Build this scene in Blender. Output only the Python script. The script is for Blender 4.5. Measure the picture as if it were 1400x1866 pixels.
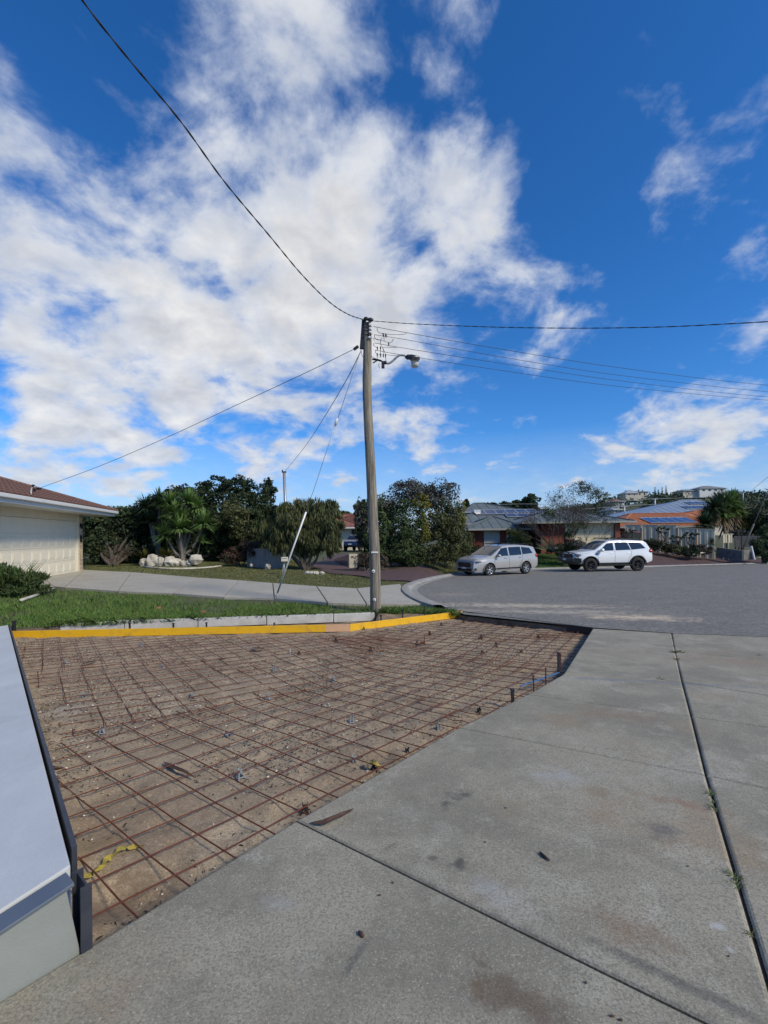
import bpy, bmesh, math, random
import numpy as np
from mathutils import Vector, Matrix
random.seed(7); rng = np.random.default_rng(11)
PI = math.pi; R = math.radians
for o in list(bpy.data.objects): bpy.data.objects.remove(o)
SC = bpy.context.scene; COL = SC.collection
# ------------------------------------------------------------------ camera
F, CZ, ROLL, HB = 820.0, 1.25, 0.012, 43.0
cam = bpy.data.cameras.new('camera'); cam.sensor_fit = 'VERTICAL'; cam.sensor_height = 36
cam.lens = F/1866*36; cam.shift_y = HB/1866; cam.clip_start = .05; cam.clip_end = 6000
co = bpy.data.objects.new('camera', cam); COL.objects.link(co)
co.matrix_world = Matrix.Translation((0, 0, CZ)) @ Matrix.Rotation(ROLL, 4, 'Y') @ Matrix.Rotation(PI/2, 4, 'X')
SC.camera = co
SC.render.resolution_x = 768; SC.render.resolution_y = 1024
SC.view_settings.view_transform = 'Standard'; SC.view_settings.look = 'None'
SC.view_settings.gamma = 1; SC.view_settings.use_curve_mapping = False
SC.view_settings.exposure = 1.17
SC.render.engine = 'CYCLES'

def ab(px, py):                     # tangents of the direction through a point of the photograph
    u, v = px-700, py-933
    return (u-ROLL*(v-HB))/F, -((v-HB)+ROLL*u)/F
def W(px, py, Y):                   # the point at depth Y seen there
    a, b = ab(px, py); return Vector((a*Y, Y, CZ+b*Y))
def DIR(px, py):
    a, b = ab(px, py); return Vector((a, 1, b)).normalized()
# ------------------------------------------------------------------ world, sun
SUN_AZ, SUN_EL = R(126), R(37)      # azimuth measured from +Y (north of the picture) clockwise
world = bpy.data.worlds.new('World'); SC.world = world; world.use_nodes = True
nt = world.node_tree; N = nt.nodes; L = nt.links; N.clear()
def nn(t, **k):
    n = N.new(t)
    for a, b in k.items():
        setattr(n, a, b)
    return n
def mth(op, a, b=None, c=None, clamp=False):
    n = N.new('ShaderNodeMath'); n.operation = op; n.use_clamp = clamp
    for i, x in enumerate((a, b, c)):
        if x is None: continue
        if hasattr(x, 'links'): L.new(x, n.inputs[i])
        else: n.inputs[i].default_value = x
    return n.outputs[0]
sky = nn('ShaderNodeTexSky', sky_type='NISHITA', sun_disc=False, sun_elevation=SUN_EL, sun_rotation=SUN_AZ,
         altitude=0, air_density=1.0, dust_density=.25, ozone_density=3.0)
tc = nn('ShaderNodeTexCoord'); sep = nn('ShaderNodeSeparateXYZ'); L.new(tc.outputs['Generated'], sep.inputs[0])
sx, sy, sz = sep.outputs
zz = mth('ADD', mth('MAXIMUM', sz, 0.0), .36)
cmb = nn('ShaderNodeCombineXYZ'); L.new(mth('DIVIDE', sx, zz), cmb.inputs[0]); L.new(mth('DIVIDE', sy, zz), cmb.inputs[1])
def noise(scale, detail, rough, dist=0, off=(0, 0, 0), stretch=(1, 1, 1), rot=0):
    mp = nn('ShaderNodeMapping'); mp.inputs['Location'].default_value = off; mp.inputs['Scale'].default_value = stretch
    mp.inputs['Rotation'].default_value = (0, 0, rot)
    L.new(cmb.outputs[0], mp.inputs[0])
    n = nn('ShaderNodeTexNoise'); n.inputs['Scale'].default_value = scale; n.inputs['Detail'].default_value = detail
    n.inputs['Roughness'].default_value = rough; n.inputs['Distortion'].default_value = dist
    L.new(mp.outputs[0], n.inputs['Vector']); return n.outputs['Fac']
n1 = noise(4.4, 9, .57, .25, (3.1, 1.2, 0)); n2 = noise(13.0, 7, .62, .4, (7, 2, 1)); n3 = noise(1.9, 4, .5, 0, (1.5, 8, 0))
# cloud masses: (px, py, radius in degrees, weight)
BL = [(560, 60, 10, .34), (450, 120, 8, .30), (560, 250, 11, .42), (640, 350, 9, .34), (470, 330, 8, .26), (780, 430, 8, .34), (860, 440, 5, .18),
      (560, 480, 12, .50), (350, 450, 9, .40), (180, 460, 7, .36), (700, 540, 9, .42), (820, 520, 6, .26), (400, 600, 11, .42),
      (60, 540, 8, .34), (150, 640, 10, .42), (20, 660, 8, .3), (350, 720, 8, .26), (560, 720, 8, .34), (780, 700, 6, .32), (640, 800, 7, .3),
      (250, 800, 9, .25), (60, 790, 6, .36), (150, 850, 5, .3), (30, 290, 7, .50), (0, 130, 8, .44), (130, 240, 5, .16), (470, 850, 8, .3), (200, 880, 8, .25), (730, 850, 5, .28),
      (940, 600, 4, .38), (1010, 590, 3.5, .36), (1085, 550, 3, .30), (1150, 585, 3, .2), (1380, 540, 4, .30), (1395, 440, 4, .20), (1300, 450, 6, -.16), (1190, 340, 5, .62), (1250, 265, 4, .55),
      (1330, 130, 5, .26), (1370, 750, 5, .40), (1280, 780, 5, .28), (1180, 800, 5, .2), (1340, 665, 3, .25), (900, 290, 4, .30), (890, 60, 4, .30),
      (1000, 860, 6, .34), (1200, 865, 6, .46), (1350, 860, 6, .44), (1050, 850, 4, .3), (900, 880, 5, .28), (1230, 510, 4, .12),
      (190, 100, 8, -.42), (265, 290, 7, -.40), (200, 350, 5, -.2), (60, 410, 5, -.34), (330, 40, 4, -.2), (610, 170, 4, -.16), (990, 200, 13, -.22), (1100, 430, 7, -.18), (870, 640, 4, -.12), (1150, 700, 8, -.24), (650, 150, 4, -.18), (1250, 60, 8, -.15), (90, 740, 3, -.1), (530, 670, 3, -.16), (980, 780, 6, -.18)]
dens = mth('MULTIPLY', n1, 3.3)
dens = mth('ADD', dens, mth('MULTIPLY', n2, .62))
dens = mth('ADD', dens, mth('MULTIPLY', n3, .35))
for px, py, rad, w in BL:
    d = DIR(px, py)
    dn = nn('ShaderNodeVectorMath', operation='DOT_PRODUCT'); L.new(tc.outputs['Generated'], dn.inputs[0]); dn.inputs[1].default_value = d
    k = 1/(R(rad)**2)
    g_ = mth('POWER', math.e, mth('MULTIPLY', mth('SUBTRACT', dn.outputs['Value'], 1.0), k*1.4))
    dens = mth('ADD', dens, mth('MULTIPLY', g_, w*.66))
cl = mth("MULTIPLY", mth("SUBTRACT", dens, 2.30), 1.3, clamp=True)
mr = nn('ShaderNodeMapRange', interpolation_type='SMOOTHSTEP'); L.new(cl, mr.inputs[0]); mr.inputs['To Max'].default_value = .93
hz = mth('SUBTRACT', 1.0, mth('MULTIPLY', mth('ABSOLUTE', sz), 4.6), clamp=True)     # thin cloud and vapour near the horizon
cover = mth('MAXIMUM', mr.outputs[0], mth('MULTIPLY', hz, mth('ADD', .36, mth('MULTIPLY', n2, .85))))
thick = nn('ShaderNodeMapRange'); L.new(dens, thick.inputs[0])
thick.inputs['From Min'].default_value = 2.35; thick.inputs['From Max'].default_value = 3.4
cr = nn('ShaderNodeValToRGB'); L.new(noise(8.5, 5, .55, .2, (11, 4, 0)), cr.inputs[0])
e = cr.color_ramp.elements; e[0].position = .32; e[0].color = (.60, .615, .65, 1); e[1].position = .66; e[1].color = (.90, .89, .87, 1)
cb = nn('ShaderNodeMix', data_type='RGBA', blend_type='MIX'); L.new(thick.outputs[0], cb.inputs[0])
cb.inputs[6].default_value = (.50, .60, .80, 1); L.new(cr.outputs[0], cb.inputs[7])
hs = nn('ShaderNodeHueSaturation'); hs.inputs['Saturation'].default_value = 1.1; hs.inputs['Value'].default_value = 1.03; tint = nn('ShaderNodeMix', data_type='RGBA', blend_type='MULTIPLY'); tint.inputs[0].default_value = 1; tint.inputs[7].default_value = (.62, .93, 1.33, 1); L.new(sky.outputs[0], tint.inputs[6]); L.new(tint.outputs[2], hs.inputs['Color'])
SKY_STR = .05
bg1 = nn('ShaderNodeBackground'); L.new(hs.outputs[0], bg1.inputs[0]); bg1.inputs[1].default_value = SKY_STR
bg2 = nn('ShaderNodeBackground'); L.new(cb.outputs[2], bg2.inputs[0]); bg2.inputs[1].default_value = .44
mx = nn('ShaderNodeMixShader'); L.new(cover, mx.inputs[0]); L.new(bg1.outputs[0], mx.inputs[1]); L.new(bg2.outputs[0], mx.inputs[2])
ow = nn('ShaderNodeOutputWorld'); L.new(mx.outputs[0], ow.inputs[0])
sl = bpy.data.lights.new('sun', 'SUN'); sl.energy = 1.5; sl.angle = R(10); sl.color = (1, .90, .70)
so = bpy.data.objects.new('sun', sl); COL.objects.link(so)
sd = Vector((math.sin(SUN_AZ)*math.cos(SUN_EL), math.cos(SUN_AZ)*math.cos(SUN_EL), math.sin(SUN_EL)))
so.rotation_euler = (-sd).to_track_quat('-Z', 'Y').to_euler(); so.location = (20, -20, 30)

# ------------------------------------------------------------------ ground shape
def sm(t): t = np.clip(t, 0, 1); return t*t*(3-2*t)
KX = [-400, -5, .75, 1.3, 2.4, 3.6, 4.6, 10, 18.8, 30, 60, 400]
KY = [14, 14, 14.3, 17, 20.2, 23.6, 25.4, 29.6, 31.4, 35, 42, 60]
def yk(x): return np.interp(x, KX, KY)
def zb(x, y):
    zL = -.37 + np.clip(-x/10, 0, 1)*.23
    zR = -.037*np.minimum(y, 45)
    w = sm((x+1.5)/5)
    return zL*(1-w)+zR*w
def g(x, y):
    x = np.asarray(x, float); y = np.asarray(y, float)
    k = yk(x)
    zt = np.interp(x, [-10, -6, 0, 5, 8, 14, 18, 24, 40], [-.14, -.33, -.45, -.42, -.42, -.12, -.1, -.35, -.6])
    t = sm((y-k)/8)
    far = zb(x, np.minimum(y, k))*(1-t)+zt*t
    r = np.where(y > k, far, zb(x, y))
    return np.where(y < 9, np.where(x < -1, r, -.037*y), r)
def P(px, py, dz=0):                # where the sight line through a point meets the ground
    a, b = ab(px, py); lo, hi = .5, 90
    ys = np.linspace(.5, 90, 3000); d = (CZ+b*ys)-(g(a*ys, ys)+dz)
    i = np.argmax(d < 0) if (d < 0).any() else len(ys)-1
    y = ys[i]; return Vector((a*y, y, float(g(a*y, y))+dz))
def PL(px, py, z0):                 # meets the sloping plane z = z0 - .037 y
    a, b = ab(px, py); y = (CZ-z0)/(-b-.037); return Vector((a*y, y, z0-.037*y))
def vnoise(x, y, seed=0):
    xi = np.floor(x).astype(np.int64); yi = np.floor(y).astype(np.int64); fx = x-xi; fy = y-yi
    def h(a, b):
        n = (a*374761393 + b*668265263 + seed*974711) & 0x7fffffff
        n = ((n ^ (n >> 13))*1274126177) & 0x7fffffff
        return ((n ^ (n >> 16)) & 0xffff)/65535.0
    fx = fx*fx*(3-2*fx); fy = fy*fy*(3-2*fy)
    return (h(xi, yi)*(1-fx)+h(xi+1, yi)*fx)*(1-fy)+(h(xi, yi+1)*(1-fx)+h(xi+1, yi+1)*fx)*fy
def fbm(x, y, o=4, seed=0):
    s = 0; a = .5
    for i in range(o): s = s+a*vnoise(x*2**i, y*2**i, seed+i); a *= .5
    return s

# ------------------------------------------------------------------ materials
MATS = {}
def mat(name, c1, c2=None, scale=8, rough=.8, bump=0, bscale=None, detail=5, metal=0, island=0, spec=.5, c3=None, trans=0, coat=0, stretch=None, lo=.35, hi=.65):
    m = bpy.data.materials.new(name); m.use_nodes = True; t = m.node_tree; n = t.nodes; l = t.links
    b = n['Principled BSDF']; b.inputs['Roughness'].default_value = rough; b.inputs['Metallic'].default_value = metal
    b.inputs['Specular IOR Level'].default_value = spec; b.inputs['Coat Weight'].default_value = coat
    tcn = n.new('ShaderNodeTexCoord'); vec = tcn.outputs['Object']
    if stretch:
        mp = n.new('ShaderNodeMapping'); mp.inputs['Scale'].default_value = stretch; l.new(vec, mp.inputs[0]); vec = mp.outputs[0]
    col = None
    if c2 is not None:
        ns = n.new('ShaderNodeTexNoise'); ns.inputs['Scale'].default_value = scale; ns.inputs['Detail'].default_value = detail; ns.inputs['Roughness'].default_value = .62
        l.new(vec, ns.inputs['Vector'])
        r = n.new('ShaderNodeValToRGB'); r.color_ramp.elements[0].position = lo; r.color_ramp.elements[1].position = hi
        r.color_ramp.elements[0].color = (*c1, 1); r.color_ramp.elements[1].color = (*c2, 1)
        if c3 is not None:
            e = r.color_ramp.elements.new((lo+hi)/2); e.color = (*c3, 1)
        l.new(ns.outputs['Fac'], r.inputs[0]); col = r.outputs[0]
    if island:
        gi = n.new('ShaderNodeNewGeometry'); mr_ = n.new('ShaderNodeMapRange'); l.new(gi.outputs['Random Per Island'], mr_.inputs[0])
        mr_.inputs['To Min'].default_value = 1-island; mr_.inputs['To Max'].default_value = 1+island
        h = n.new('ShaderNodeHueSaturation'); l.new(mr_.outputs[0], h.inputs['Value'])
        if col: l.new(col, h.inputs['Color'])
        else: h.inputs['Color'].default_value = (*c1, 1)
        mh = n.new('ShaderNodeMapRange'); l.new(gi.outputs['Random Per Island'], mh.inputs[0]); mh.inputs['To Min'].default_value = .48; mh.inputs['To Max'].default_value = .52
        l.new(mh.outputs[0], h.inputs['Hue']); col = h.outputs[0]
    if col: l.new(col, b.inputs['Base Color'])
    else: b.inputs['Base Color'].default_value = (*c1, 1)
    if trans: b.inputs['Transmission Weight'].default_value = trans
    if bump:
        nb = n.new('ShaderNodeTexNoise'); nb.inputs['Scale'].default_value = bscale or scale*6; nb.inputs['Detail'].default_value = 6
        l.new(vec, nb.inputs['Vector']); bp = n.new('ShaderNodeBump'); bp.inputs['Strength'].default_value = min(bump, 1); bp.inputs['Distance'].default_value = .01
        l.new(nb.outputs['Fac'], bp.inputs['Height']); l.new(bp.outputs[0], b.inputs['Normal'])
    MATS[name] = m; return m
def concrete(name, base, dark, light, brown, stains=(), seed=0, bump=.5, mott=1.0, spk=0, grain=1.0, spka=1.0):
    """weathered broomed concrete: broad mottling, grain, pits and separate stains"""
    m = bpy.data.materials.new(name); m.use_nodes = True; t = m.node_tree; n = t.nodes; l = t.links
    b = n['Principled BSDF']; b.inputs['Roughness'].default_value = .86; b.inputs['Specular IOR Level'].default_value = .3
    ge = n.new('ShaderNodeNewGeometry'); pos = ge.outputs['Position']
    def no(s, d=6, r=.6, off=0, st=None, rot=0):
        mp = n.new('ShaderNodeMapping'); mp.inputs['Location'].default_value = (off+seed, off*.7, 0)
        if st: mp.inputs['Scale'].default_value = st
        mp.inputs['Rotation'].default_value = (0, 0, rot)
        l.new(pos, mp.inputs[0]); x = n.new('ShaderNodeTexNoise'); x.inputs['Scale'].default_value = s; x.inputs['Detail'].default_value = d
        x.inputs['Roughness'].default_value = r; l.new(mp.outputs[0], x.inputs[0]); return x.outputs['Fac']
    def rmp(v, a, c, hi=1.0):
        x = n.new('ShaderNodeMapRange'); l.new(v, x.inputs[0]); x.inputs['From Min'].default_value = a; x.inputs['From Max'].default_value = c
        x.inputs['To Max'].default_value = hi; x.interpolation_type = 'SMOOTHSTEP'; return x.outputs[0]
    def mixc(f, a, c):
        x = n.new('ShaderNodeMix'); x.data_type = 'RGBA'
        l.new(f, x.inputs[0])
        if isinstance(a, tuple): x.inputs[6].default_value = (*a, 1)
        else: l.new(a, x.inputs[6])
        if isinstance(c, tuple): x.inputs[7].default_value = (*c, 1)
        else: l.new(c, x.inputs[7])
        return x.outputs[2]
    def mm(op, a, c):
        x = n.new('ShaderNodeMath'); x.operation = op
        for i, v in enumerate((a, c)):
            if hasattr(v, 'links'): l.new(v, x.inputs[i])
            else: x.inputs[i].default_value = v
        return x.outputs[0]
    c = mixc(rmp(no(1.1, 7, .72, 1), .40, .62, .85*mott), base, dark)
    c = mixc(rmp(no(1.7, 7, .62, 5), .54, .68, .6*mott), c, light)
    c = mixc(rmp(no(.9, 6, .7, 9), .56, .70, .75*mott), c, brown)
    c = mixc(rmp(no(6, 8, .72, 13), .54, .68, .5*mott), c, light); c = mixc(rmp(no(4.3, 8, .75, 15), .54, .66, .5*mott), c, dark)
    c = mixc(rmp(no(16, 5, .7, 17), .60, .72, .6), c, dark)
    dk = tuple(x*.52 for x in base)
    c = mixc(rmp(no(110, 4, .7, 21), .47, .60, .75*grain), c, dk); c = mixc(rmp(no(38, 5, .75, 29), .52, .66, .30*grain), c, dk)
    lt = tuple(min(1, x*1.5) for x in base)
    c = mixc(rmp(no(150, 3, .6, 25), .56, .68, .6*grain), c, lt)
    if spk:
        c = mixc(rmp(no(spk, 4, .75, 33), .47, .62, .75*spka), c, tuple(x*.45 for x in base)); c = mixc(rmp(no(spk*1.3, 3, .75, 41), .55, .68, .75*spka), c, tuple(x*1.9 for x in base))
    for (p, rx, ry, rot, colr, amt) in stains:
        mp = n.new('ShaderNodeMapping'); mp.vector_type = 'TEXTURE'; mp.inputs['Location'].default_value = (p.x, p.y, p.z)
        mp.inputs['Rotation'].default_value = (0, 0, rot); mp.inputs['Scale'].default_value = (rx, ry, 1)
        l.new(pos, mp.inputs[0]); ln = n.new('ShaderNodeVectorMath'); ln.operation = 'LENGTH'; l.new(mp.outputs[0], ln.inputs[0])
        v = mm('ADD', ln.outputs['Value'], mm('MULTIPLY', mm('SUBTRACT', no(9 if rx < .3 else 5, 8, .78, rx*31), .5), 5.0))
        f = rmp(mm('SUBTRACT', 1.25, v), 0.0, 1.3, amt*.9); c = mixc(f, c, colr)
    l.new(c, b.inputs['Base Color'])
    bn = mm('ADD', mm('MULTIPLY', no(120, 5, .65, 2), .7), mm('MULTIPLY', no(60, 4, .6, 8, (1, 9, 1), .65), .5))
    bp = n.new('ShaderNodeBump'); bp.inputs['Strength'].default_value = bump; bp.inputs['Distance'].default_value = .005
    l.new(bn, bp.inputs['Height']); l.new(bp.outputs[0], b.inputs['Normal'])
    return m

mat('soil', (.10, .075, .05), (.20, .155, .11), 6, .95, .8, 60)
mat('white_paint', (.74, .75, .74), (.80, .80, .78), 3, .45)
mat('black_steel', (.012, .012, .014), (.03, .028, .027), 30, .55, .3)
mat('rust', (.085, .022, .012), (.17, .05, .022), 40, .8, .4, 200)
mat('galv', (.33, .35, .36), (.45, .47, .48), 20, .45, .1, metal=.6)
mat('rubber', (.012, .012, .013), rough=.8)
mat('glass_dark', (.010, .012, .015), rough=.06, spec=.8)
mat('black_plastic', (.015, .015, .016), rough=.5)

# ------------------------------------------------------------------ mesh helpers
class MB:
    def __init__(s): s.v = []; s.f = []; s.sm = []
    def add(s, vs, fs, smooth=False):
        o = len(s.v); s.v += [tuple(v) for v in vs]; s.f += [tuple(i+o for i in f) for f in fs]; s.sm += [smooth]*len(fs); return s
    def box(s, c, d, rot=None, tilt=None):
        x, y, z = d[0]/2, d[1]/2, d[2]/2
        vs = [Vector((a*x, b*y, e*z)) for e in (-1, 1) for b in (-1, 1) for a in (-1, 1)]
        if rot is not None:
            M_ = rot if isinstance(rot, Matrix) else Matrix.Rotation(rot, 3, 'Z'); vs = [M_ @ v for v in vs]
        c = Vector(c)
        return s.add([v+c for v in vs], [(0, 2, 3, 1), (4, 5, 7, 6), (0, 1, 5, 4), (2, 6, 7, 3), (0, 4, 6, 2), (1, 3, 7, 5)])
    def prism(s, poly, z0, z1):     # poly: plan points; z0, z1 numbers or functions
        n = len(poly); f0 = z0 if callable(z0) else (lambda x, y: z0); f1 = z1 if callable(z1) else (lambda x, y: z1)
        vs = [(p[0], p[1], f0(p[0], p[1])) for p in poly]+[(p[0], p[1], f1(p[0], p[1])) for p in poly]
        fs = [tuple(range(n))[::-1], tuple(range(n, 2*n))]+[(i, (i+1) % n, n+(i+1) % n, n+i) for i in range(n)]
        return s.add(vs, fs)
    def bar(s, a, b, w, h=None, up=(0, 0, 1)):
        a = Vector(a); b = Vector(b); d = (b-a).normalized(); up = Vector(up)
        if abs(d.dot(up)) > .95: up = Vector((1, 0, 0))
        sd_ = d.cross(up).normalized(); u = sd_.cross(d); h = h or w
        vs = [p+sd_*i*w/2+u*j*h/2 for p in (a, b) for i, j in ((-1, -1), (1, -1), (1, 1), (-1, 1))]
        return s.add(vs, [(3, 2, 1, 0), (4, 5, 6, 7), (0, 1, 5, 4), (1, 2, 6, 5), (2, 3, 7, 6), (3, 0, 4, 7)])
    def tube(s, pts, r, n=8, cap=True, smooth=True):
        pts = [Vector(p) for p in pts]; rs = r if hasattr(r, '__len__') else [r]*len(pts)
        vs = []; fs = []; ref = Vector((.12, .31, .95)).normalized()
        for i, p in enumerate(pts):
            d = (pts[min(i+1, len(pts)-1)]-pts[max(i-1, 0)]).normalized()
            rf = ref if abs(d.dot(ref)) < .9 else Vector((1, 0, 0))
            if abs(d.dot(Vector((0, 0, 1)))) > .7: rf = Vector((1, 0, 0))
            a = d.cross(rf).normalized(); b = d.cross(a)
            vs += [p+(a*math.cos(2*PI*k/n)+b*math.sin(2*PI*k/n))*rs[i] for k in range(n)]
        for i in range(len(pts)-1):
            for k in range(n): fs.append((i*n+k, i*n+(k+1) % n, (i+1)*n+(k+1) % n, (i+1)*n+k))
        if cap: fs += [tuple(range(n))[::-1], tuple(range((len(pts)-1)*n, len(pts)*n))]
        return s.add(vs, fs, smooth)
    def lathe(s, prof, c=(0, 0, 0), n=24, axis='Z', smooth=True):
        vs = []; fs = []; m = len(prof)
        for k in range(n):
            a = 2*PI*k/n
            for (r, z) in prof:
                v = Vector((r*math.cos(a), r*math.sin(a), z))
                if axis == 'Y': v = Vector((v.x, v.z, v.y))
                if axis == 'X': v = Vector((v.z, v.x, v.y))
                vs.append(v+Vector(c))
        for k in range(n):
            for i in range(m-1): fs.append((k*m+i, k*m+i+1, ((k+1) % n)*m+i+1, ((k+1) % n)*m+i))
        return s.add(vs, fs, smooth)
    def ell(s, c, r, n=10, jit=0, seed=0, rot=None):
        rr = random.Random(seed); vs = []; m = n//2+1
        for i in range(m):
            th = PI*i/(m-1)
            for k in range(n):
                ph = 2*PI*k/n; j = 1+rr.uniform(-jit, jit)
                v = Vector((r[0]*math.sin(th)*math.cos(ph)*j, r[1]*math.sin(th)*math.sin(ph)*j, r[2]*math.cos(th)*j))
                if i in (0, m-1): v = Vector((0, 0, r[2]*math.cos(th)))
                if rot: v = rot @ v
                vs.append(v+Vector(c))
        fs = [(i*n+k, (i+1)*n+k, (i+1)*n+(k+1) % n, i*n+(k+1) % n) for i in range(m-1) for k in range(n)]
        return s.add(vs, fs, jit < .05)
    def build(s, name, m, parent=None, local=False, bevel=0):
        me = bpy.data.meshes.new(name); me.from_pydata([tuple(v) for v in s.v], [], s.f); me.validate()
        if len(s.sm) == len(me.polygons): me.polygons.foreach_set('use_smooth', s.sm)
        return link(name, me, m, parent, local, bevel)
def link(name, me, m, parent=None, local=False, bevel=0):
    if m is not None:
        me.materials.clear(); me.materials.append(MATS[m] if isinstance(m, str) else m)
    o = bpy.data.objects.new(name, me); COL.objects.link(o)
    if parent:
        o.parent = parent
        if not local and parent.type == 'EMPTY': o.matrix_parent_inverse = Matrix.Translation(-parent.location)
    if bevel:
        b = o.modifiers.new('bevel', 'BEVEL'); b.width = bevel; b.segments = 2; b.limit_method = 'ANGLE'; b.angle_limit = R(40)
    return o
def arr_mesh(name, verts, k, m, parent=None, smooth=False):
    """verts (n*k,3) array, faces of k consecutive vertices"""
    nf = len(verts)//k; me = bpy.data.meshes.new(name)
    me.vertices.add(len(verts)); me.vertices.foreach_set('co', np.asarray(verts, np.float32).ravel())
    me.loops.add(nf*k); me.loops.foreach_set('vertex_index', np.arange(nf*k, dtype=np.int32))
    me.polygons.add(nf); me.polygons.foreach_set('loop_start', np.arange(0, nf*k, k, dtype=np.int32))
    me.update(calc_edges=True); return link(name, me, m, parent)
def grid(name, X, Y, Z, m, parent=None, smooth=True):
    r, c = X.shape; vs = np.stack([X.ravel(), Y.ravel(), Z.ravel()], 1)
    i = np.arange(r*c).reshape(r, c); q = np.stack([i[:-1, :-1].ravel(), i[:-1, 1:].ravel(), i[1:, 1:].ravel(), i[1:, :-1].ravel()], 1)
    me = bpy.data.meshes.new(name); me.vertices.add(len(vs)); me.vertices.foreach_set('co', vs.astype(np.float32).ravel())
    me.loops.add(q.size); me.loops.foreach_set('vertex_index', q.ravel().astype(np.int32))
    me.polygons.add(len(q)); me.polygons.foreach_set('loop_start', np.arange(0, q.size, 4, dtype=np.int32)); me.update(calc_edges=True)
    me.polygons.foreach_set('use_smooth', [smooth]*len(q)); return link(name, me, m, parent)
def thing(name, label, cat, loc=(0, 0, 0), rotz=0, group=None):
    o = bpy.data.objects.new(name, None); COL.objects.link(o); o.location = loc; o.rotation_euler = (0, 0, rotz)
    o.empty_display_size = .3; o['label'] = label; o['category'] = cat
    if group: o['group'] = group
    return o
def tag(o, label, cat, group=None):
    o['label'] = label; o['category'] = cat
    if group: o['group'] = group
    return o
def struct(o): o['kind'] = 'structure'; return o
def stuff(o, label=None, cat=None):
    o['kind'] = 'stuff'
    if label: o['label'] = label; o['category'] = cat
    return o
def spl(pts, n=8):                   # smooth curve through points
    pts = [Vector(p) for p in pts]; P_ = [pts[0]*2-pts[1]]+pts+[pts[-1]*2-pts[-2]]; out = []
    for i in range(1, len(P_)-2):
        a, b, c, d = P_[i-1:i+3]
        for k in range(n):
            t = k/n; out.append(.5*((2*b)+(c-a)*t+(2*a-5*b+4*c-d)*t*t+(3*b-a-3*c+d)*t**3))
    return out+[pts[-1]]
def inside(px, py, poly):
    c = np.zeros(np.shape(px), bool); n = len(poly)
    for i in range(n):
        x1, y1 = poly[i][:2]; x2, y2 = poly[(i+1) % n][:2]
        with np.errstate(divide='ignore', invalid='ignore'):
            c ^= ((y1 > py) != (y2 > py)) & (px < (x2-x1)*(py-y1)/(y2-y1+1e-12)+x1)
    return c
# ------------------------------------------------------------------ ground, verge, road
def nbY(x):                          # near edge of the raised verge
    return np.interp(x, [-400, -6.4, -5.9, -.25, .5, 1.45, 1.56, 3.35, 4.3, 6.4, 400], [7.4, 7.55, 7.9, 9.38, 9.45, 9.35, 8.9, 7.2, 6.62, 6.2, 6.2])
xs = np.unique(np.concatenate([np.linspace(-400, -60, 18), np.linspace(-60, -14, 24), np.arange(-14, 8, .14), np.linspace(8, 60, 90), np.linspace(60, 400, 18), [-6.4, -5.9, -.25, .5, 1.45, 1.56, 3.35, 4.3]]))
ts = np.concatenate([np.linspace(0, 30, 150), np.linspace(31, 60, 30), np.linspace(65, 400, 24)])
XX, TT = np.meshgrid(xs, ts); YY = nbY(XX)+TT
ZZ = g(XX, YY)-.03
HA, HH = [-2, .1, .2, .35, .5, .6, .75, 2], [2, 2, 5.5, 7.5, 12.5, 14.5, 15.5, 16]
hillr = sm((YY-90)/160)*(np.interp(XX/np.maximum(YY, 1), HA, HH)/250*300)
ZZ = ZZ+hillr+np.where(YY > 60, fbm(XX*.03, YY*.03, 3, 4)*3*sm((YY-60)/60), 0)
ZZ += (fbm(XX*3, YY*3, 3, 2)-.45)*.035*(YY < 60)
mat('verge', (.045, .060, .017), (.115, .100, .050), 1.3, .95, .9, 40, 10, c3=(.075, .085, .028), lo=.36, hi=.62)
struct(grid('ground', XX, YY, ZZ, 'verge'))
struct(grid('cut_edge', np.stack([XX[0], XX[0]]), np.stack([YY[0], YY[0]+.01]), np.stack([ZZ[0]-.7, ZZ[0]-.001]), 'soil', smooth=False))
# a lower sheet under the near works, drive and beyond, out to the sides
xs2, ys2 = np.meshgrid(np.linspace(-60, 60, 60), np.linspace(-40, 9.3, 40))
keep = -.037*ys2-.34
struct(grid('subsoil', xs2, np.minimum(ys2, nbY(xs2)+.05), -.037*np.minimum(ys2, nbY(xs2)+.05)-.34, 'soil'))

# road: columns between its near edge and the far kerb
def rnY(x): return np.interp(x, [.80, .83, .95, 1.2, 1.52, 1.56, 3.35, 4.3, 6.4, 60], [13.9, 13.0, 11.9, 10.4, 9.25, 8.9, 7.19, 6.61, 6.0, 6.0])
rx = np.unique(np.concatenate([np.arange(.8, 8, .06), np.linspace(8, 60, 80)]))
RX, RT = np.meshgrid(rx, np.linspace(0, 1, 60)); RY = rnY(RX)*(1-RT)+(yk(RX)+.02)*RT
m = concrete('asphalt', (.235, .222, .194), (.178, .168, .148), (.31, .292, .256), (.25, .228, .187), [
    (P(950, 1104), 2.1, .50, R(-12), (.50, .43, .32), 1.0), (P(1160, 1126), .95, .42, R(-15), (.58, .47, .34), 1.1), (P(1010, 1115), 1.8, .34, R(-12), (.46, .41, .32), .9), (P(830, 1084), .8, .5, R(30), (.33, .30, .24), .7), (P(1090, 1113), 1.2, .10, R(-14), (.36, .32, .26), .65),
    (P(850, 1112), .5, .18, R(-20), (.38, .33, .26), .8), (P(1230, 1096), 1.6, .16, R(3), (.25, .23, .20), .4)], seed=3, bump=1, mott=.8, spk=13, spka=.85)
nt2 = m.node_tree; l2 = nt2.links           # coarse chip seal speckle
MATS['asphalt'] = m
struct(grid('road', RX, RY, g(RX, RY)+.004, 'asphalt'))
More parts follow.
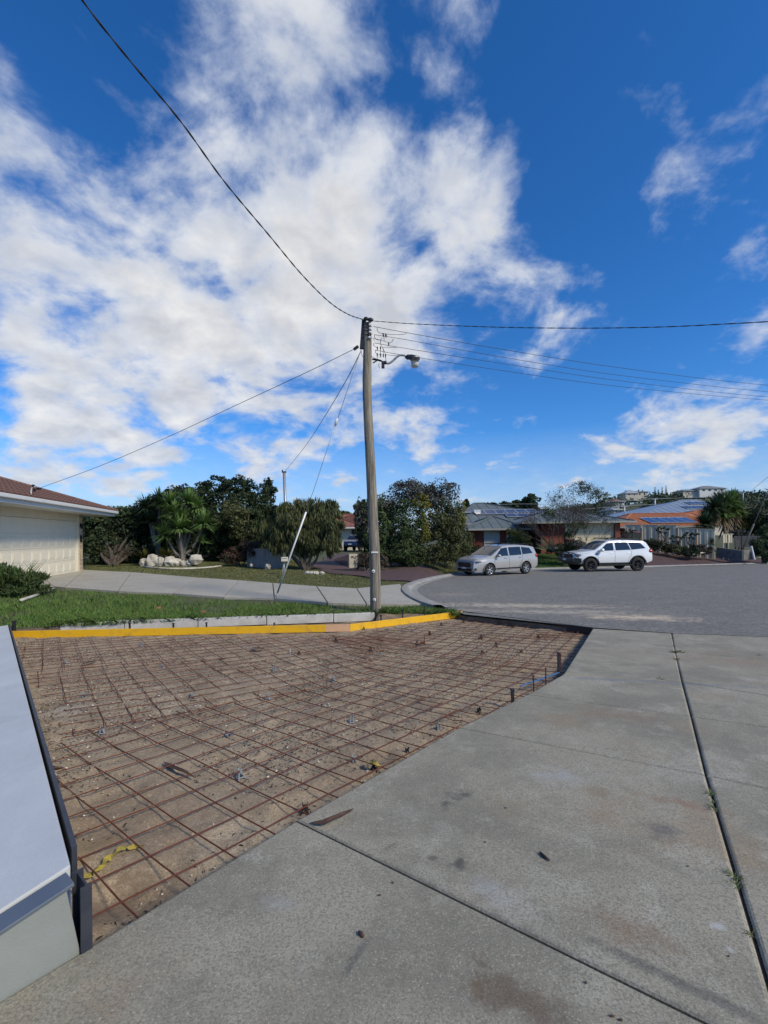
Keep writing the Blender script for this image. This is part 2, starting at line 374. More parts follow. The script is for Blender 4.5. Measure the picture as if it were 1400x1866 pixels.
# kerb: mountable concrete kerb swept round the edge
mat('kerb_concrete', (.25, .235, .205), (.36, .345, .31), 3, .85, .5, 60, 8)
kp = [P(812, 1108), P(790, 1101.5), P(765, 1090), P(751, 1078), P(756, 1069), P(782, 1058.6), P(814, 1051), P(846, 1046)]
kp = [(p.x, p.y) for p in kp]+[(x, float(yk(x))) for x in (6.5, 10, 14, 18.8, 24, 30, 45, 60)]
kpts = spl([(x, y, 0) for x, y in kp], 6)
prof = [(-.16, -.05), (-.16, .012), (.0, .018), (.10, .075), (.17, .085), (.30, .085), (.30, -.05)]
kb = MB(); vs = []
cen = Vector((6, 16, 0))
for i, p in enumerate(kpts):
    d = (kpts[min(i+1, len(kpts)-1)]-kpts[max(i-1, 0)]); d.z = 0; d.normalize(); nrm = Vector((-d.y, d.x, 0))
    z = float(g(p.x, p.y)) if p.y < float(yk(p.x))-.1 else float(zb(p.x, p.y))
    for (o_, h_) in prof: vs.append((p.x+nrm.x*o_, p.y+nrm.y*o_, z+h_))
n_ = len(prof)
kb.add(vs, [(i*n_+k, (i+1)*n_+k, (i+1)*n_+k+1, i*n_+k+1) for i in range(len(kpts)-1) for k in range(n_-1)])
struct(kb.build('kerb', 'kerb_concrete'))

# ------------------------------------------------------------------ foreground concrete drive: one object per slab
def S0(px, py): return PL(px, py, 0)
def isect(a, b, c, d):
    a, b, c, d = [Vector((p[0], p[1])) for p in (a, b, c, d)]
    r = b-a; s = d-c; t = ((c-a).x*s.y-(c-a).y*s.x)/(r.x*s.y-r.y*s.x); return a+r*t
V2 = lambda p: Vector((p[0], p[1]))
Eb, E1, E2, E3, E4, E5 = [V2(S0(*p)) for p in ((0, 1820), (540, 1493), (835, 1325), (960, 1265), (1026, 1228), (1080, 1145))]
La, Lb = V2(S0(1400, 1790)), V2(S0(1288, 1416))
J1L = isect(E1, V2(S0(1300, 1866)), La, Lb)
L2, L3, L4, L5, L6 = [V2(S0(*p)) for p in ((1287, 1412), (1260, 1305), (1243, 1242), (1229, 1187), (1224, 1154))]
dE = (Eb-E1).normalized(); dL = (La-Lb).normalized()
L0 = J1L+dL*3.6; E0 = E1+dE*4.2
Rr = lambda a, b, w=3.4: a+(b-a).normalized()*w
R2 = Rr(L2, V2(S0(1400, 1436))); R3 = Rr(L3, V2(S0(1400, 1325))); R4 = Rr(L4, V2(S0(1400, 1267))); R5 = Rr(L5, V2(S0(1400, 1202))); R6 = Rr(L6, V2(S0(1400, 1160)))
R1 = J1L+(J1L-E1).normalized()*3.2; R0 = R1+dL*3.6
con = concrete('slab_concrete', (.365, .333, .252), (.215, .198, .152), (.47, .44, .36), (.33, .245, .155), [
    (S0(842, 1448), .075, .05, R(30), (.06, .058, .052), .75), (S0(812, 1466), .05, .03, R(60), (.07, .067, .06), .7), (S0(838, 1572), .055, .033, R(60), (.055, .053, .048), .8), (S0(788, 1563), .022, .018, 0, (.07, .067, .06), .7),
    (S0(715, 1540), .05, .012, R(40), (.08, .076, .07), .5), (S0(712, 1486), .014, .012, 0, (.07, .07, .06), .6), (S0(1200, 1515), .10, .08, 0, (.085, .088, .095), .6),
    (S0(655, 1735), .13, .018, R(62), (.06, .062, .075), .6), (S0(1235, 1462), .20, .045, R(-25), (.25, .14, .08), .6), (S0(1090, 1445), .10, .06, R(0), (.24, .17, .10), .5), (S0(1150, 1690), .15, .09, R(-30), (.20, .12, .065), .6),
    (S0(870, 1805), .02, .035, R(10), (.20, .12, .06), .55), (S0(940, 1820), .18, .07, R(-36), (.11, .07, .045), .65), (S0(1120, 1305), .35, .12, R(-5), (.25, .17, .105), .5), (S0(1020, 1415), .16, .10, 0, (.42, .44, .46), .35),
    (S0(505, 1648), .07, .05, 0, (.40, .42, .42), .3), (S0(1330, 1730), .016, .016, 0, (.5, .5, .48), .8), (S0(1310, 1688), .02, .014, 0, (.5, .5, .48), .8), (S0(1240, 1790), .35, .025, R(-38), (.07, .068, .065), .6), (S0(890, 1620), .12, .05, R(-36), (.38, .40, .42), .3),
    (S0(1255, 1246), 1.5, .05, R(-14), (.19, .21, .23), .7), (S0(1330, 1205), .8, .35, R(0), (.26, .195, .15), .4), (S0(1120, 1190), .9, .3, R(0), (.27, .22, .165), .5)])
MATS['slab_concrete'] = con
drive = thing('driveway', 'wide grey concrete driveway', 'driveway'); del drive['label']; del drive['category']; drive['kind'] = 'structure'
def slab(poly, parent, mname, gap=.005, thick=.14, zf=None, name='concrete_slab', label=None, gaps=None):
    zf = zf or (lambda x, y: -.037*y)
    P2 = [Vector((p[0], p[1])) for p in poly]; n = len(P2)
    area = sum(P2[i].x*P2[(i+1) % n].y-P2[(i+1) % n].x*P2[i].y for i in range(n))
    if area < 0: P2.reverse()
    def inset(k):
        out = []
        for i in range(n):
            a, b, c = P2[i-1], P2[i], P2[(i+1) % n]
            n1 = Vector((-(b-a).y, (b-a).x)).normalized(); n2_ = Vector((-(c-b).y, (c-b).x)).normalized()
            bis = (n1+n2_); out.append(b+bis*k/max(.3, bis.dot(n1)))
        return out
    A = inset(gap); B = inset(gap+.006); C_ = inset(gap+.014)
    mb = MB(); vs = []
    for ring, dz in ((A, -thick), (A, -.010), (B, -.003), (C_, 0)): vs += [(p.x, p.y, float(zf(p.x, p.y))+dz) for p in ring]
    fs = [tuple(range(3*n, 4*n))]
    for r_ in range(3): fs += [(r_*n+i, r_*n+(i+1) % n, (r_+1)*n+(i+1) % n, (r_+1)*n+i) for i in range(n)]
    mb.add(vs, fs); o = mb.build(name, mname, parent)
    if label: o['label'] = label
    return o
wl = lambda pts, d: pts
gL = Vector((dL.y, -dL.x))*.0005      # half of the wide weedy joint
if gL.dot(E1-La) < 0: gL = -gL
for poly in ([E0, E1, J1L+gL, L0+gL], [E1, E2, L2+gL, J1L+gL], [E2, E3, L3+gL, L2+gL], [E3, E4, L4+gL, L3+gL], [E4, E5, L6+gL, L4+gL]):
    slab(poly, drive, 'slab_concrete', .0055)
for poly in ([L0-gL, J1L-gL, R1, R0], [J1L-gL, L2-gL, R2, R1], [L2-gL, L3-gL, R3, R2], [L3-gL, L4-gL, R4, R3], [L4-gL, L5-gL, R5, R4], [L5-gL, L6-gL, R6, R5]):
    slab(poly, drive, 'slab_concrete', .0055)
jb = MB(); jb.prism([E0, E1, E2, E3, E4, E5, L6, R6, R4, R2, R1, R0, L0], lambda x, y: -.037*y-.15, lambda x, y: -.037*y-.014)
mat('joint_dirt', (.022, .019, .014), (.05, .042, .03), 40, .95, 1, 120)
struct(jb.build('joint_bedding', 'joint_dirt'))

# ------------------------------------------------------------------ excavated bed of sand
YLn = V2(PL(22, 1150, -.11)); YK = V2(PL(638, 1150, -.11)); YR = V2(PL(843, 1124, -.11)); BC = E5
YLn = Vector((-6.30, 7.5))
pit = [Vector((-1.0, 1.30)), Eb+(E1-Eb)*.0, E1, E2, E3, E4, E5, YR, YK, YLn, Vector((-6.5, 7.4))]
gx, gy = np.meshgrid(np.arange(-6.9, 3.7, .03), np.arange(.95, 9.3, .03))
edge = sm((np.abs(gx*.0+1)))
zz_ = -.037*gy-.118+(fbm(gx*2.2, gy*2.2, 4, 5)-.47)*.06+(fbm(gx*8, gy*8, 4, 9)-.45)*.045
# hollow beside the post and along the slab
def dline(x, y, a, b):
    d = (b-a).normalized(); return (x-a.x)*(-d.y)+(y-a.y)*d.x
dd = dline(gx, gy, Eb, E2); zz_ -= .05*np.exp(-(dd/.10)**2)*(gy < 3.3)
zz_ -= .07*np.exp(-(((gx+1.02)**2+(gy-1.80)**2)/.03))
wv = np.exp(-((gx+1.2)**2/1.6+(gy-5.9)**2/.06)); zz_ += .02*wv
lw_a, lw_b = Vector((-1.03, 1.45)), Vector((-6.3, 7.6))
d2 = dline(gx, gy, lw_a, lw_b); zz_ += .03*np.exp(-(d2/.25)**2)*fbm(gx*9, gy*9, 3, 3)*1.6
mk = (dline(gx, gy, Eb, E2) > -.04) | (gx > .5)
poly_big = [(-1.15, 1.15), (-.9, 1.25)]+[(p.x+.03, p.y-.03) for p in (E1, E2, E3, E4)]+[(E5.x+.03, E5.y), (YR.x, YR.y+.05), (YK.x, YK.y+.05), (-6.5, 7.7), (-6.6, 7.2)]
msk = inside(gx, gy, poly_big)
r_, c_ = gx.shape; idx = np.arange(r_*c_).reshape(r_, c_)
cm = msk[:-1, :-1] | msk[1:, 1:]
q = np.stack([idx[:-1, :-1], idx[:-1, 1:], idx[1:, 1:], idx[1:, :-1]], -1)[cm]
me = bpy.data.meshes.new('sand_bed'); me.vertices.add(gx.size); me.vertices.foreach_set('co', np.stack([gx, gy, zz_], -1).astype(np.float32).ravel())
me.loops.add(q.size); me.loops.foreach_set('vertex_index', q.ravel().astype(np.int32)); me.polygons.add(len(q)); me.polygons.foreach_set('loop_start', np.arange(0, q.size, 4, dtype=np.int32)); me.update(calc_edges=True)
me.polygons.foreach_set('use_smooth', [True]*len(q))
bm = bmesh.new(); bm.from_mesh(me); bmesh.ops.delete(bm, geom=[v for v in bm.verts if not v.link_faces], context='VERTS'); bm.to_mesh(me); bm.free()
sandm = concrete('sand', (.42, .325, .215), (.27, .195, .125), (.53, .44, .31), (.33, .215, .13), [
    (PL(1000, 1160, -.11), 1.1, .35, R(10), (.19, .085, .04), .75), (PL(640, 1165, -.11), 1.4, .4, R(0), (.28, .15, .095), .6), (PL(215, 1640, -.11), .35, .18, R(50), (.17, .12, .08), .7), (PL(330, 1175, -.11), 1.8, .25, 0, (.25, .17, .12), .5),
    (PL(420, 1440, -.11), .3, .15, R(-30), (.30, .23, .15), .5), (PL(110, 1300, -.11), .25, .25, 0, (.36, .32, .26), .6), (PL(150, 1560, -.11), .12, .2, 0, (.34, .23, .10), .5)], seed=8, bump=1, mott=1.0, spk=34, spka=.45)
MATS['sand'] = sandm
o = link('sand_bed', me, 'sand'); struct(o)

# bark chips, twigs and pebbles in the sand
def scatter(n, poly, f):
    out = []
    xs_ = [p[0] for p in poly]; ys_ = [p[1] for p in poly]
    while len(out) < n:
        k = n*3; X = rng.uniform(min(xs_), max(xs_), k); Y = rng.uniform(min(ys_), max(ys_), k); m_ = inside(X, Y, poly)
        out += list(zip(X[m_], Y[m_]))
    return np.array(out[:n])
zi = lambda X, Y: zz_[np.clip(((Y-.95)/.03).round().astype(int), 0, r_-1), np.clip(((X+6.9)/.03).round().astype(int), 0, c_-1)]
pp = [(p.x, p.y) for p in (Eb, E1, E2, E3, E4, E5, YR, YK, YLn)]
def chips(n, lo, hi, wr, name, m, flat=.25, bias=1.0):
    P2 = scatter(n, pp, None); X, Y = P2[:, 0], P2[:, 1]
    den = fbm(X*1.3, Y*1.3, 3, 21); sel = den > rng.uniform(.25, .62, n)*bias; X, Y = X[sel], Y[sel]; n = len(X)
    Z = zi(X, Y); a = rng.uniform(0, 2*PI, n); ln = rng.uniform(lo, hi, n)*rng.uniform(.5, 1, n); wd = ln*wr*rng.uniform(.6, 1.4, n)
    ux, uy = np.cos(a), np.sin(a); t = rng.uniform(-.25, .35, n)*ln
    c = np.stack([X, Y, Z+.003+rng.uniform(0, .004, n)], 1)
    u = np.stack([ux*ln/2, uy*ln/2, t/2], 1); v = np.stack([-uy*wd/2, ux*wd/2, np.zeros(n)], 1); up = np.stack([np.zeros(n), np.zeros(n), wd*.35+.002], 1)
    A, B, C_, D = c-u-v, c+u*.9-v*.6, c+u, c-u*.8+v
    T = c+up
    tri = np.stack([A, B, T, B, C_, T, C_, D, T, D, A, T], 1).reshape(-1, 3)
    return arr_mesh(name, tri, 3, m)
mat('bark_chip', (.045, .026, .018), island=.6, rough=.9)
mat('pebble', (.55, .50, .43), island=.3, rough=.8)
stuff(chips(52000, .006, .034, .22, 'bark_litter', 'bark_chip'), 'dark bark chips and twigs scattered over the sand under the steel mesh', 'litter')
stuff(chips(4200, .006, .02, .8, 'pebbles', 'pebble', bias=.9), 'small pale stones scattered over the sand bed', 'pebbles')

# ------------------------------------------------------------------ formwork
mat('yellow_paint', (.78, .43, .008), (.50, .29, .05), 7, .55, .3, 40, 8, lo=.50, hi=.78)
mat('peach_board', (.62, .36, .20), (.68, .42, .25), 8, .7)
fw = lambda p, z=-.115: Vector((p.x, p.y, z-.037*p.y))
def board(a, b, h, t, name, m, parent=None, dz=0):
    mb = MB(); a3 = fw(a)+Vector((0, 0, h/2+dz)); b3 = fw(b)+Vector((0, 0, h/2+dz)); mb.bar(a3, b3, t, h); return mb.build(name, m, parent, bevel=.004)
yk1 = YK+(YLn-YK).normalized()*.42
yb_ = thing('yellow_formwork', 'bright yellow formwork board edging the far side of the sand bed, with a peach patch', 'formwork', (YK.x, YK.y, -.38))
board(YLn, yk1, .125, .022, 'board', 'yellow_paint', yb_)
pb = board(yk1, YK, .125, .021, 'joiner_board', 'peach_board', yb_); pb['label'] = 'bare peach coloured joining piece'
board(YK, YR, .125, .022, 'board', 'yellow_paint', yb_)
bk = board(YR, E5+Vector((.01, .02)), .125, .022, 'black_formwork', 'black_plastic', None, .0); tag(bk, 'black formwork board between the sand bed and the road', 'formwork')
mat('blue_plastic', (.07, .16, .34), rough=.5)
bp_ = MB(); q1 = V2(S0(952, 1250)); q2 = V2(S0(1022, 1226)); off = Vector((-.012, .012)); bp_.bar(Vector((q1.x+off.x, q1.y+off.y, -.037*q1.y-.005)), Vector((q2.x+off.x, q2.y+off.y, -.037*q2.y+.0)), .012, .008)
tag(bp_.build('plastic_strip', 'blue_plastic'), 'blue plastic strip tucked against the edge of the concrete driveway', 'strip')
# stakes: (px, py foot, top px height, label, w)
def stake(px, py, h, w, label, Y=None, m='black_steel', gp='stakes holding the formwork'):
    p = W(px, py, Y); mb = MB(); a = p-Vector((0, 0, .12)); b = p+Vector((random.uniform(-.006, .006), 0, h))
    mb.bar(a, b, w, w*.6); mb.bar(b-Vector((0, 0, .012)), b+Vector((0, 0, .004)), w*1.25, w*.9)
    return tag(mb.build('formwork_stake', m), label, 'stake', gp)
def bY(px):                          # depth of the yellow board behind that column
    a, _ = ab(px, 1140); best = min(((abs((P_[0].x+(P_[1].x-P_[0].x)*t)/(P_[0].y+(P_[1].y-P_[0].y)*t)-a), P_[0].y+(P_[1].y-P_[0].y)*t) for P_ in ((YLn, YK), (YK, YR)) for t in np.linspace(0, 1, 200))); return best[1]+.05
for px, py, h, w, lb in ((26, 1141, .085, .05, 'short black stake at the left end of the yellow board next to the pale wall'), (237, 1142, .06, .032, 'short black stake behind the yellow board, second from its left end'),
        (316, 1142, .06, .032, 'short black stake behind the yellow board, third from its left end'), (377, 1142, .07, .03, 'short grey stake behind the yellow board below the brick piece on the kerb'),
        (500, 1142, .065, .03, 'black stake behind the yellow board below the foot of the white guy guard'), (638, 1143, .06, .03, 'black stake behind the bend of the yellow board'),
        (695, 1140, .19, .045, 'black stake just right of the foot of the timber power pole'), (734, 1130, .20, .04, 'tall black stake behind the yellow board in the middle right of the pole'), (775, 1124, .22, .04, 'tallest black stake behind the yellow board, with a white mark')):
    stake(px, py, h, w, lb, bY(px))
stake(831, 1116, .17, .025, 'thin grey steel peg at the right end of the yellow board', bY(831), 'galv')
def sline(px, py, dz=0):
    return S0(px, py).y
for px, py, h, w, lb in ((935, 1272, .075, .034, 'stubby black stake against the near part of the driveway edge'), (973, 1248, .085, .012, 'thin dark rod beside the blue strip, nearer of two'), (995, 1238, .11, .012, 'thin dark rod beside the blue strip, farther of two'),
        (1018, 1228, .215, .030, 'tall dark stake where the driveway edge bends'), (1023, 1222, .17, .012, 'slim rusty rod behind the tall stake at the bend of the driveway')):
    q_ = S0(px, py); stake(px, py, h, w, lb, q_.y+.06, 'rust' if 'rusty' in lb else 'black_steel')
# short marker rods standing in the sand
for px, py, top, lb, c in ((529, 1202, 1180, 'thin pale marker rod standing in the sand left of centre', 'galv'), (774, 1174, 1156, 'thin rusty rod on a black foot in the sand right of centre', 'rust')):
    q_ = PL(px, py, -.11); hh = (py-top)*q_.y/F; mb = MB(); mb.tube([q_-Vector((0, 0, .03)), q_+Vector((0, 0, hh))], .005, 6)
    if c == 'rust': mb.box(q_+Vector((-.03, 0, .02)), (.07, .03, .035))
    tag(mb.build('marker_rod', c), lb, 'rod')

# ------------------------------------------------------------------ rusty reinforcing mesh, five overlapping sheets
ub = MB(); ub.tube([(0, 0, 0), (.25, 0, -.012), (.5, 0, 0), (.75, 0, -.010), (1, 0, 0)], .0034, 6)
bar_me = bpy.data.meshes.new('bar'); bar_me.from_pydata(ub.v, [], ub.f)
mat('rebar', (.090, .024, .013), (.165, .048, .023), 9, .85, .3, 300); bar_me.materials.append(MATS['rebar'])
def clip(p0, d, poly):
    t = np.linspace(-9, 9, 1801); X = p0[0]+d[0]*t; Y = p0[1]+d[1]*t; m_ = inside(X, Y, poly); out = []; i = 0
    while i < len(t):
        if m_[i]:
            j = i
            while j+1 < len(t) and m_[j+1]: j += 1
            if t[j]-t[i] > .25: out.append((t[i], t[j]))
            i = j+1
        else: i += 1
    return out
sheets = [
 ('nearest rusty sheet of reinforcing mesh, lying along the edge of the concrete driveway', (-1.70, 2.49), -37, 47, .205, [(-2.42, 3.40), (-1.49, 3.98), (-.1, 4.80), (.62, 3.72), (.50, 3.15), (-.43, 2.10), (-.93, 1.44), (-1.45, 1.95), (-1.75, 2.35), (-2.15, 2.9)], -.080),
 ('rusty reinforcing mesh sheet in the middle left, beside the pale wall', (-2.38, 3.43), -52, 32, .205, [(-4.25, 5.25), (-3.0, 5.60), (-1.0, 6.10), (-.25, 6.05), (-.0, 4.95), (-.8, 4.30), (-1.5, 3.92), (-2.42, 3.38), (-2.75, 3.85), (-3.45, 4.5)], -.092),
 ('rusty reinforcing mesh sheet in the far left corner below the yellow board', (-4.04, 5.30), -53, 25, .205, [(-5.6, 7.25), (-.95, 7.18), (-.1, 7.3), (.1, 5.9), (-1.0, 6.00), (-3.0, 5.40), (-4.25, 5.18), (-5.2, 6.3)], -.076),
 ('rusty reinforcing mesh sheet in the right middle, between the driveway edge and the marker rods', (.52, 3.30), -30, 48, .205, [(-.9, 7.2), (-.4, 5.9), (-.15, 4.75), (.42, 3.65), (.56, 3.30), (1.72, 4.50), (1.75, 5.2), (.7, 6.0), (.1, 7.0)], -.066),
 ('rusty reinforcing mesh sheet in the far right corner by the road', (1.70, 5.00), -28, 58, .205, [(.05, 6.6), (.8, 5.55), (1.7, 4.85), (1.82, 4.70), (3.28, 7.08), (1.58, 8.72), (-.55, 7.45)], -.080)]
for lb, org, a1, a2, sp, poly, z0 in sheets:
    cx = sum(p[0] for p in poly)/len(poly); cy = sum(p[1] for p in poly)/len(poly)
    t = thing('reinforcing_mesh', lb, 'reinforcing mesh', (cx, cy, -.037*cy+z0), group='rusty mesh sheets in the sand bed')
    d1 = Vector((math.cos(R(a1)), math.sin(R(a1)))); d2_ = Vector((math.cos(R(a2)), math.sin(R(a2)))); s_ = sp/abs(d1.x*d2_.y-d1.y*d2_.x)
    for dr, dn, lift in ((d1, d2_, 0), (d2_, d1, .008)):
        for k in range(-40, 41):
            jw = random.uniform(-.006, .006)
            p0 = (org[0]+dn.x*(k*s_+jw), org[1]+dn.y*(k*s_+jw))
            rr_ = R(random.uniform(-.4, .4)); dq = Vector((dr.x*math.cos(rr_)-dr.y*math.sin(rr_), dr.x*math.sin(rr_)+dr.y*math.cos(rr_)))
            mid_ = clip(p0, dr, poly)
            for ta, tb in mid_:
                ta += random.uniform(-.05, .03); tb += random.uniform(-.03, .05)
                a = Vector((p0[0]+dr.x*ta, p0[1]+dr.y*ta, 0)); b = Vector((p0[0]+dr.x*tb, p0[1]+dr.y*tb, 0))
                zj = lambda p: z0-.037*p.y+lift+.012*(float(fbm(np.float64(p.x*.9+k*.0), np.float64(p.y*.9), 2, 6))-.4)*2+random.uniform(-.003, .003)
                a.z = zj(a); b.z = zj(b)
                o = bpy.data.objects.new('bar', bar_me); COL.objects.link(o); v = b-a
                o.parent = t; o.matrix_parent_inverse = Matrix.Translation(-t.location)
                o.location = a; o.rotation_mode = 'QUATERNION'; o.rotation_quaternion = v.to_track_quat('X', 'Z'); o.scale = (v.length, 1, 1)
# bar chairs
def chair_mb(s=1.0, seed=0):
    mb = MB(); rr = random.Random(seed)
    mb.lathe([(.014, .0), (.022, .002), (.030, 0), (.030, .004), (.020, .006)], n=10)
    for k in range(4):
        a = PI/4+k*PI/2; mb.bar((.034*math.cos(a), .034*math.sin(a), -.012), (.010*math.cos(a), .010*math.sin(a), .034), .010, .005)
        mb.bar((.034*math.cos(a), .034*math.sin(a), -.010), (.048*math.cos(a), .048*math.sin(a), -.012), .014, .004)
    mb.bar((-.014, 0, .034), (.014, 0, .034), .020, .008)
    mb.bar((-.014, 0, .036), (-.017, 0, .056), .014, .005); mb.bar((.014, 0, .036), (.017, 0, .056), .014, .005)
    mb.bar((0, -.016, .034), (0, -.018, .047), .010, .005)
    return mb
mat('chair_grey', (.20, .22, .23), (.27, .29, .30), 30, .6)
mat('chair_dark', (.020, .014, .012), rough=.8)
cg = chair_mb().build('bar_chair', 'chair_grey'); cg['keep'] = 1; del cg['keep']
CH = [(186, 1331, 'grey plastic bar chair near the pale wall, at the kink of the wires'), (438, 1411, 'grey plastic bar chair just right of the long curled brown leaf'), (645, 1385, 'grey plastic bar chair beside the driveway edge next to a yellow leaf'),
      (640, 1311, 'pale grey bar chair in the middle of the nearest mesh sheet'), (798, 1326, 'grey bar chair close to the driveway edge where two slabs meet'), (350, 1267, 'pale bar chair left of centre above the kink in the wires'),
      (488, 1268, 'grey bar chair at the kink of the wires, in front of the pale marker rod'), (608, 1236, 'small grey bar chair behind the middle of the nearest mesh sheet'), (296, 1212, 'small grey bar chair left of centre in the middle left sheet'),
      (500, 1216, 'small grey bar chair in front of the pale marker rod'), (119, 1204, 'small grey bar chair in the far left sheet nearest the pale wall'), (258, 1171, 'tiny pale bar chair near the left part of the yellow board'), (153, 1266, 'half buried pale bar chair in the sand by the pale wall'), (415, 1335, 'grey plastic bar chair fallen on its side left of centre')]
def cp(o, loc, rz, mname=None):
    c = o.copy(); COL.objects.link(c); c.location = loc; c.rotation_euler = (0, 0, rz); return c
first = True
for px, py, lb in CH:
    q_ = PL(px, py+5, -.115); c = cg if first else cp(cg, q_, 0); first = False
    c.location = q_; c.rotation_euler = (R(70) if 'fallen' in lb else random.uniform(-.15, .15), random.uniform(-.15, .15), random.uniform(0, 3)); c.scale = (.9,)*3
    if 'pale' in lb.split('bar chair')[0] or 'tiny' in lb: pass
    tag(c, lb, 'bar chair', 'bar chairs propping the mesh')
cd = chair_mb().build('bar_chair', 'chair_dark'); first = True
CHD = [(545, 1190, 'just left of centre behind the pale marker rod'), (675, 1184, 'in the far middle of the mesh'), (612, 1166, 'just below the yellow board near its peach patch'), (663, 1146, 'touching the bend of the yellow board'), (752, 1133, 'below the right half of the yellow board'),
       (804, 1137, 'in the back row below the right end of the yellow board'), (783, 1154, 'right behind the rusty marker rod'), (760, 1172, 'immediately left of the rusty marker rod'), (845, 1132, 'in the corner where yellow and black boards meet'), (935, 1141, 'below the middle of the black board'),
       (877, 1161, 'at the left of the orange stained sand'), (904, 1175, 'in front of the orange stained sand'), (879, 1190, 'between the rusty marker rod and the tall stake'), (950, 1189, 'left of the tall dark stake'), (981, 1160, 'near the right end of the black board'), (682, 1399, 'dark one at the driveway edge by the yellow leaf'), (742, 1371, 'against the driveway edge beyond the yellow leaf'), (873, 1299, 'against the driveway edge at the third slab'), (556, 1475, 'against the driveway edge at the nearest cross joint')]
for px, py, lb in CHD:
    q_ = PL(px, py+2, -.11); c = cd if first else cp(cd, q_, 0); first = False; c.location = q_; c.rotation_euler = (0, 0, random.uniform(0, 3)); c.scale = (.95,)*3 if py < 1300 else (.75,)*3
    tag(c, 'dark rusty bar chair '+lb, 'bar chair', 'bar chairs propping the mesh')

# ------------------------------------------------------------------ pale wall and steel post at the left
MATS['pale_render'] = concrete('pale_render', (.56, .585, .59), (.49, .51, .52), (.62, .64, .64), (.47, .475, .46), [(Vector((-1.9, 2.6, .1)), .3, .05, 2.3, (.66, .67, .67), .5), (Vector((-2.6, 3.0, .1)), .2, .12, .3, (.40, .41, .41), .4)], seed=12, bump=.3, mott=.8, grain=.10)
mat('dark_channel', (.035, .04, .055), (.055, .06, .075), 10, .45, metal=.3)
mat('channel_blue', (.13, .155, .19), (.16, .185, .215), 6, .35, metal=.3)
mat('panel_grey', (.23, .245, .225), (.28, .295, .27), 2.5, .5, .15, 150)
edir = (Eb-E1).normalized(); post = V2(PL(157, 1731, 0)); nrm_ = Vector((edir.y, -edir.x));
if nrm_.x > 0 and nrm_.y < 0: nrm_ = -nrm_
if nrm_.dot(Vector((-1, 1))) < 0: nrm_ = -nrm_
wt = thing('low_wall', 'low pale blue grey rendered wall with a steel capped end panel, left edge of the sand bed', 'wall', (post.x-.3, post.y, -.05))
a = post+nrm_*.075; farR = Vector((-6.33, 7.6))
nr = Vector((a.x-.045, a.y+.035)); lf = a+edir*2.6
A_3 = Vector((nr.x, nr.y, .168)); B_3 = Vector((farR.x, farR.y, -.168)); C_3 = Vector((lf.x, lf.y, .172-.158*2.6)); nP = (B_3-A_3).cross(C_3-A_3).normalized()
zpl = lambda x, y: A_3.z-(nP.x*(x-A_3.x)+nP.y*(y-A_3.y))/nP.z
ztop = lambda y: zpl(nr.x+(farR.x-nr.x)*(y-nr.y)/(farR.y-nr.y), y)
poly = [nr, farR-Vector((.04, 0)), Vector((-8.2, 7.6)), Vector((-5.5, 1.2)), lf+nrm_*.0]
MB().prism(poly, lambda x, y: -1.4, lambda x, y: zpl(x, y)-.010).build('wall_body', 'pale_render', wt, bevel=.006)
mb = MB(); nq = nr.lerp(farR, .012); mb.bar((nq.x+.018, nq.y+.012, ztop(nq.y)-.078), (farR.x-.015, farR.y, ztop(7.6)-.075), .016, .15); mb.build('edge_strip', 'dark_channel', wt)
z1 = .175; pe = post+edir*.03; p2 = pe+edir*1.9
zz1 = lambda p: -.037*p.y
mb = MB(); mb.bar((pe.x+nrm_.x*.022, pe.y+nrm_.y*.022, z1-.125), (p2.x+nrm_.x*.022, p2.y+nrm_.y*.022, z1-.125-.30), .03, .238); mb.build('end_panel', 'panel_grey', wt, bevel=.002)
mb = MB(); mb.bar((pe.x+nrm_.x*.034, pe.y+nrm_.y*.034, z1), (p2.x+nrm_.x*.034, p2.y+nrm_.y*.034, z1-.30), .075, .012)
mb.build('top_channel', 'channel_blue', wt, bevel=.002)
mb = MB()
c0 = post+nrm_*.03
for o1, o2, w_, l_ in ((-.033, .0, .005, .075), (.0, .006, .005, .06), ):
    pass
mb.bar((c0.x+nrm_.x*-.036+edir.x*.0, c0.y+nrm_.y*-.036, -.35), (c0.x+nrm_.x*-.036, c0.y+nrm_.y*-.036, z1-.02), .005, .032, up=(edir.x, edir.y, 0))
mb.bar((c0.x+nrm_.x*.036, c0.y+nrm_.y*.036, -.35), (c0.x+nrm_.x*.036, c0.y+nrm_.y*.036, z1-.005), .005, .032, up=(edir.x, edir.y, 0))
mb.bar((c0.x, c0.y, -.35), (c0.x, c0.y, z1-.012), .006, .075, up=(nrm_.x, nrm_.y, 0))
mb.build('steel_post', 'dark_channel', wt)

# leaves and litter on the drive and the sand
def leaf(pts, w, name, m, lb, cat='leaf', curl=.012):
    c = spl(pts, 5); mb = MB(); vs = []; n = len(c)
    for i, p in enumerate(c):
        d = (c[min(i+1, n-1)]-c[max(i-1, 0)]).normalized(); s_ = Vector((-d.y, d.x, 0)).normalized(); t = i/(n-1); ww = w*math.sin(PI*min(1, max(0, t))**.8)*.5*(1+.25*math.sin(9*t))+.001
        vs += [p-s_*ww+Vector((0, 0, curl*math.sin(PI*t))), p, p+s_*ww*.9+Vector((0, 0, curl*1.3*math.sin(PI*t)))]
    mb.add(vs, [(i*3+k, i*3+k+1, i*3+k+4, i*3+k+3) for i in range(n-1) for k in range(2)], True)
    return tag(mb.build(name, m), lb, cat)
mat('dead_leaf', (.055, .028, .020), (.11, .06, .04), 60, .8); mat('yellow_leaf', (.42, .33, .04), (.30, .20, .05), 40, .7)
s3 = lambda px, py, z: PL(px, py, z)
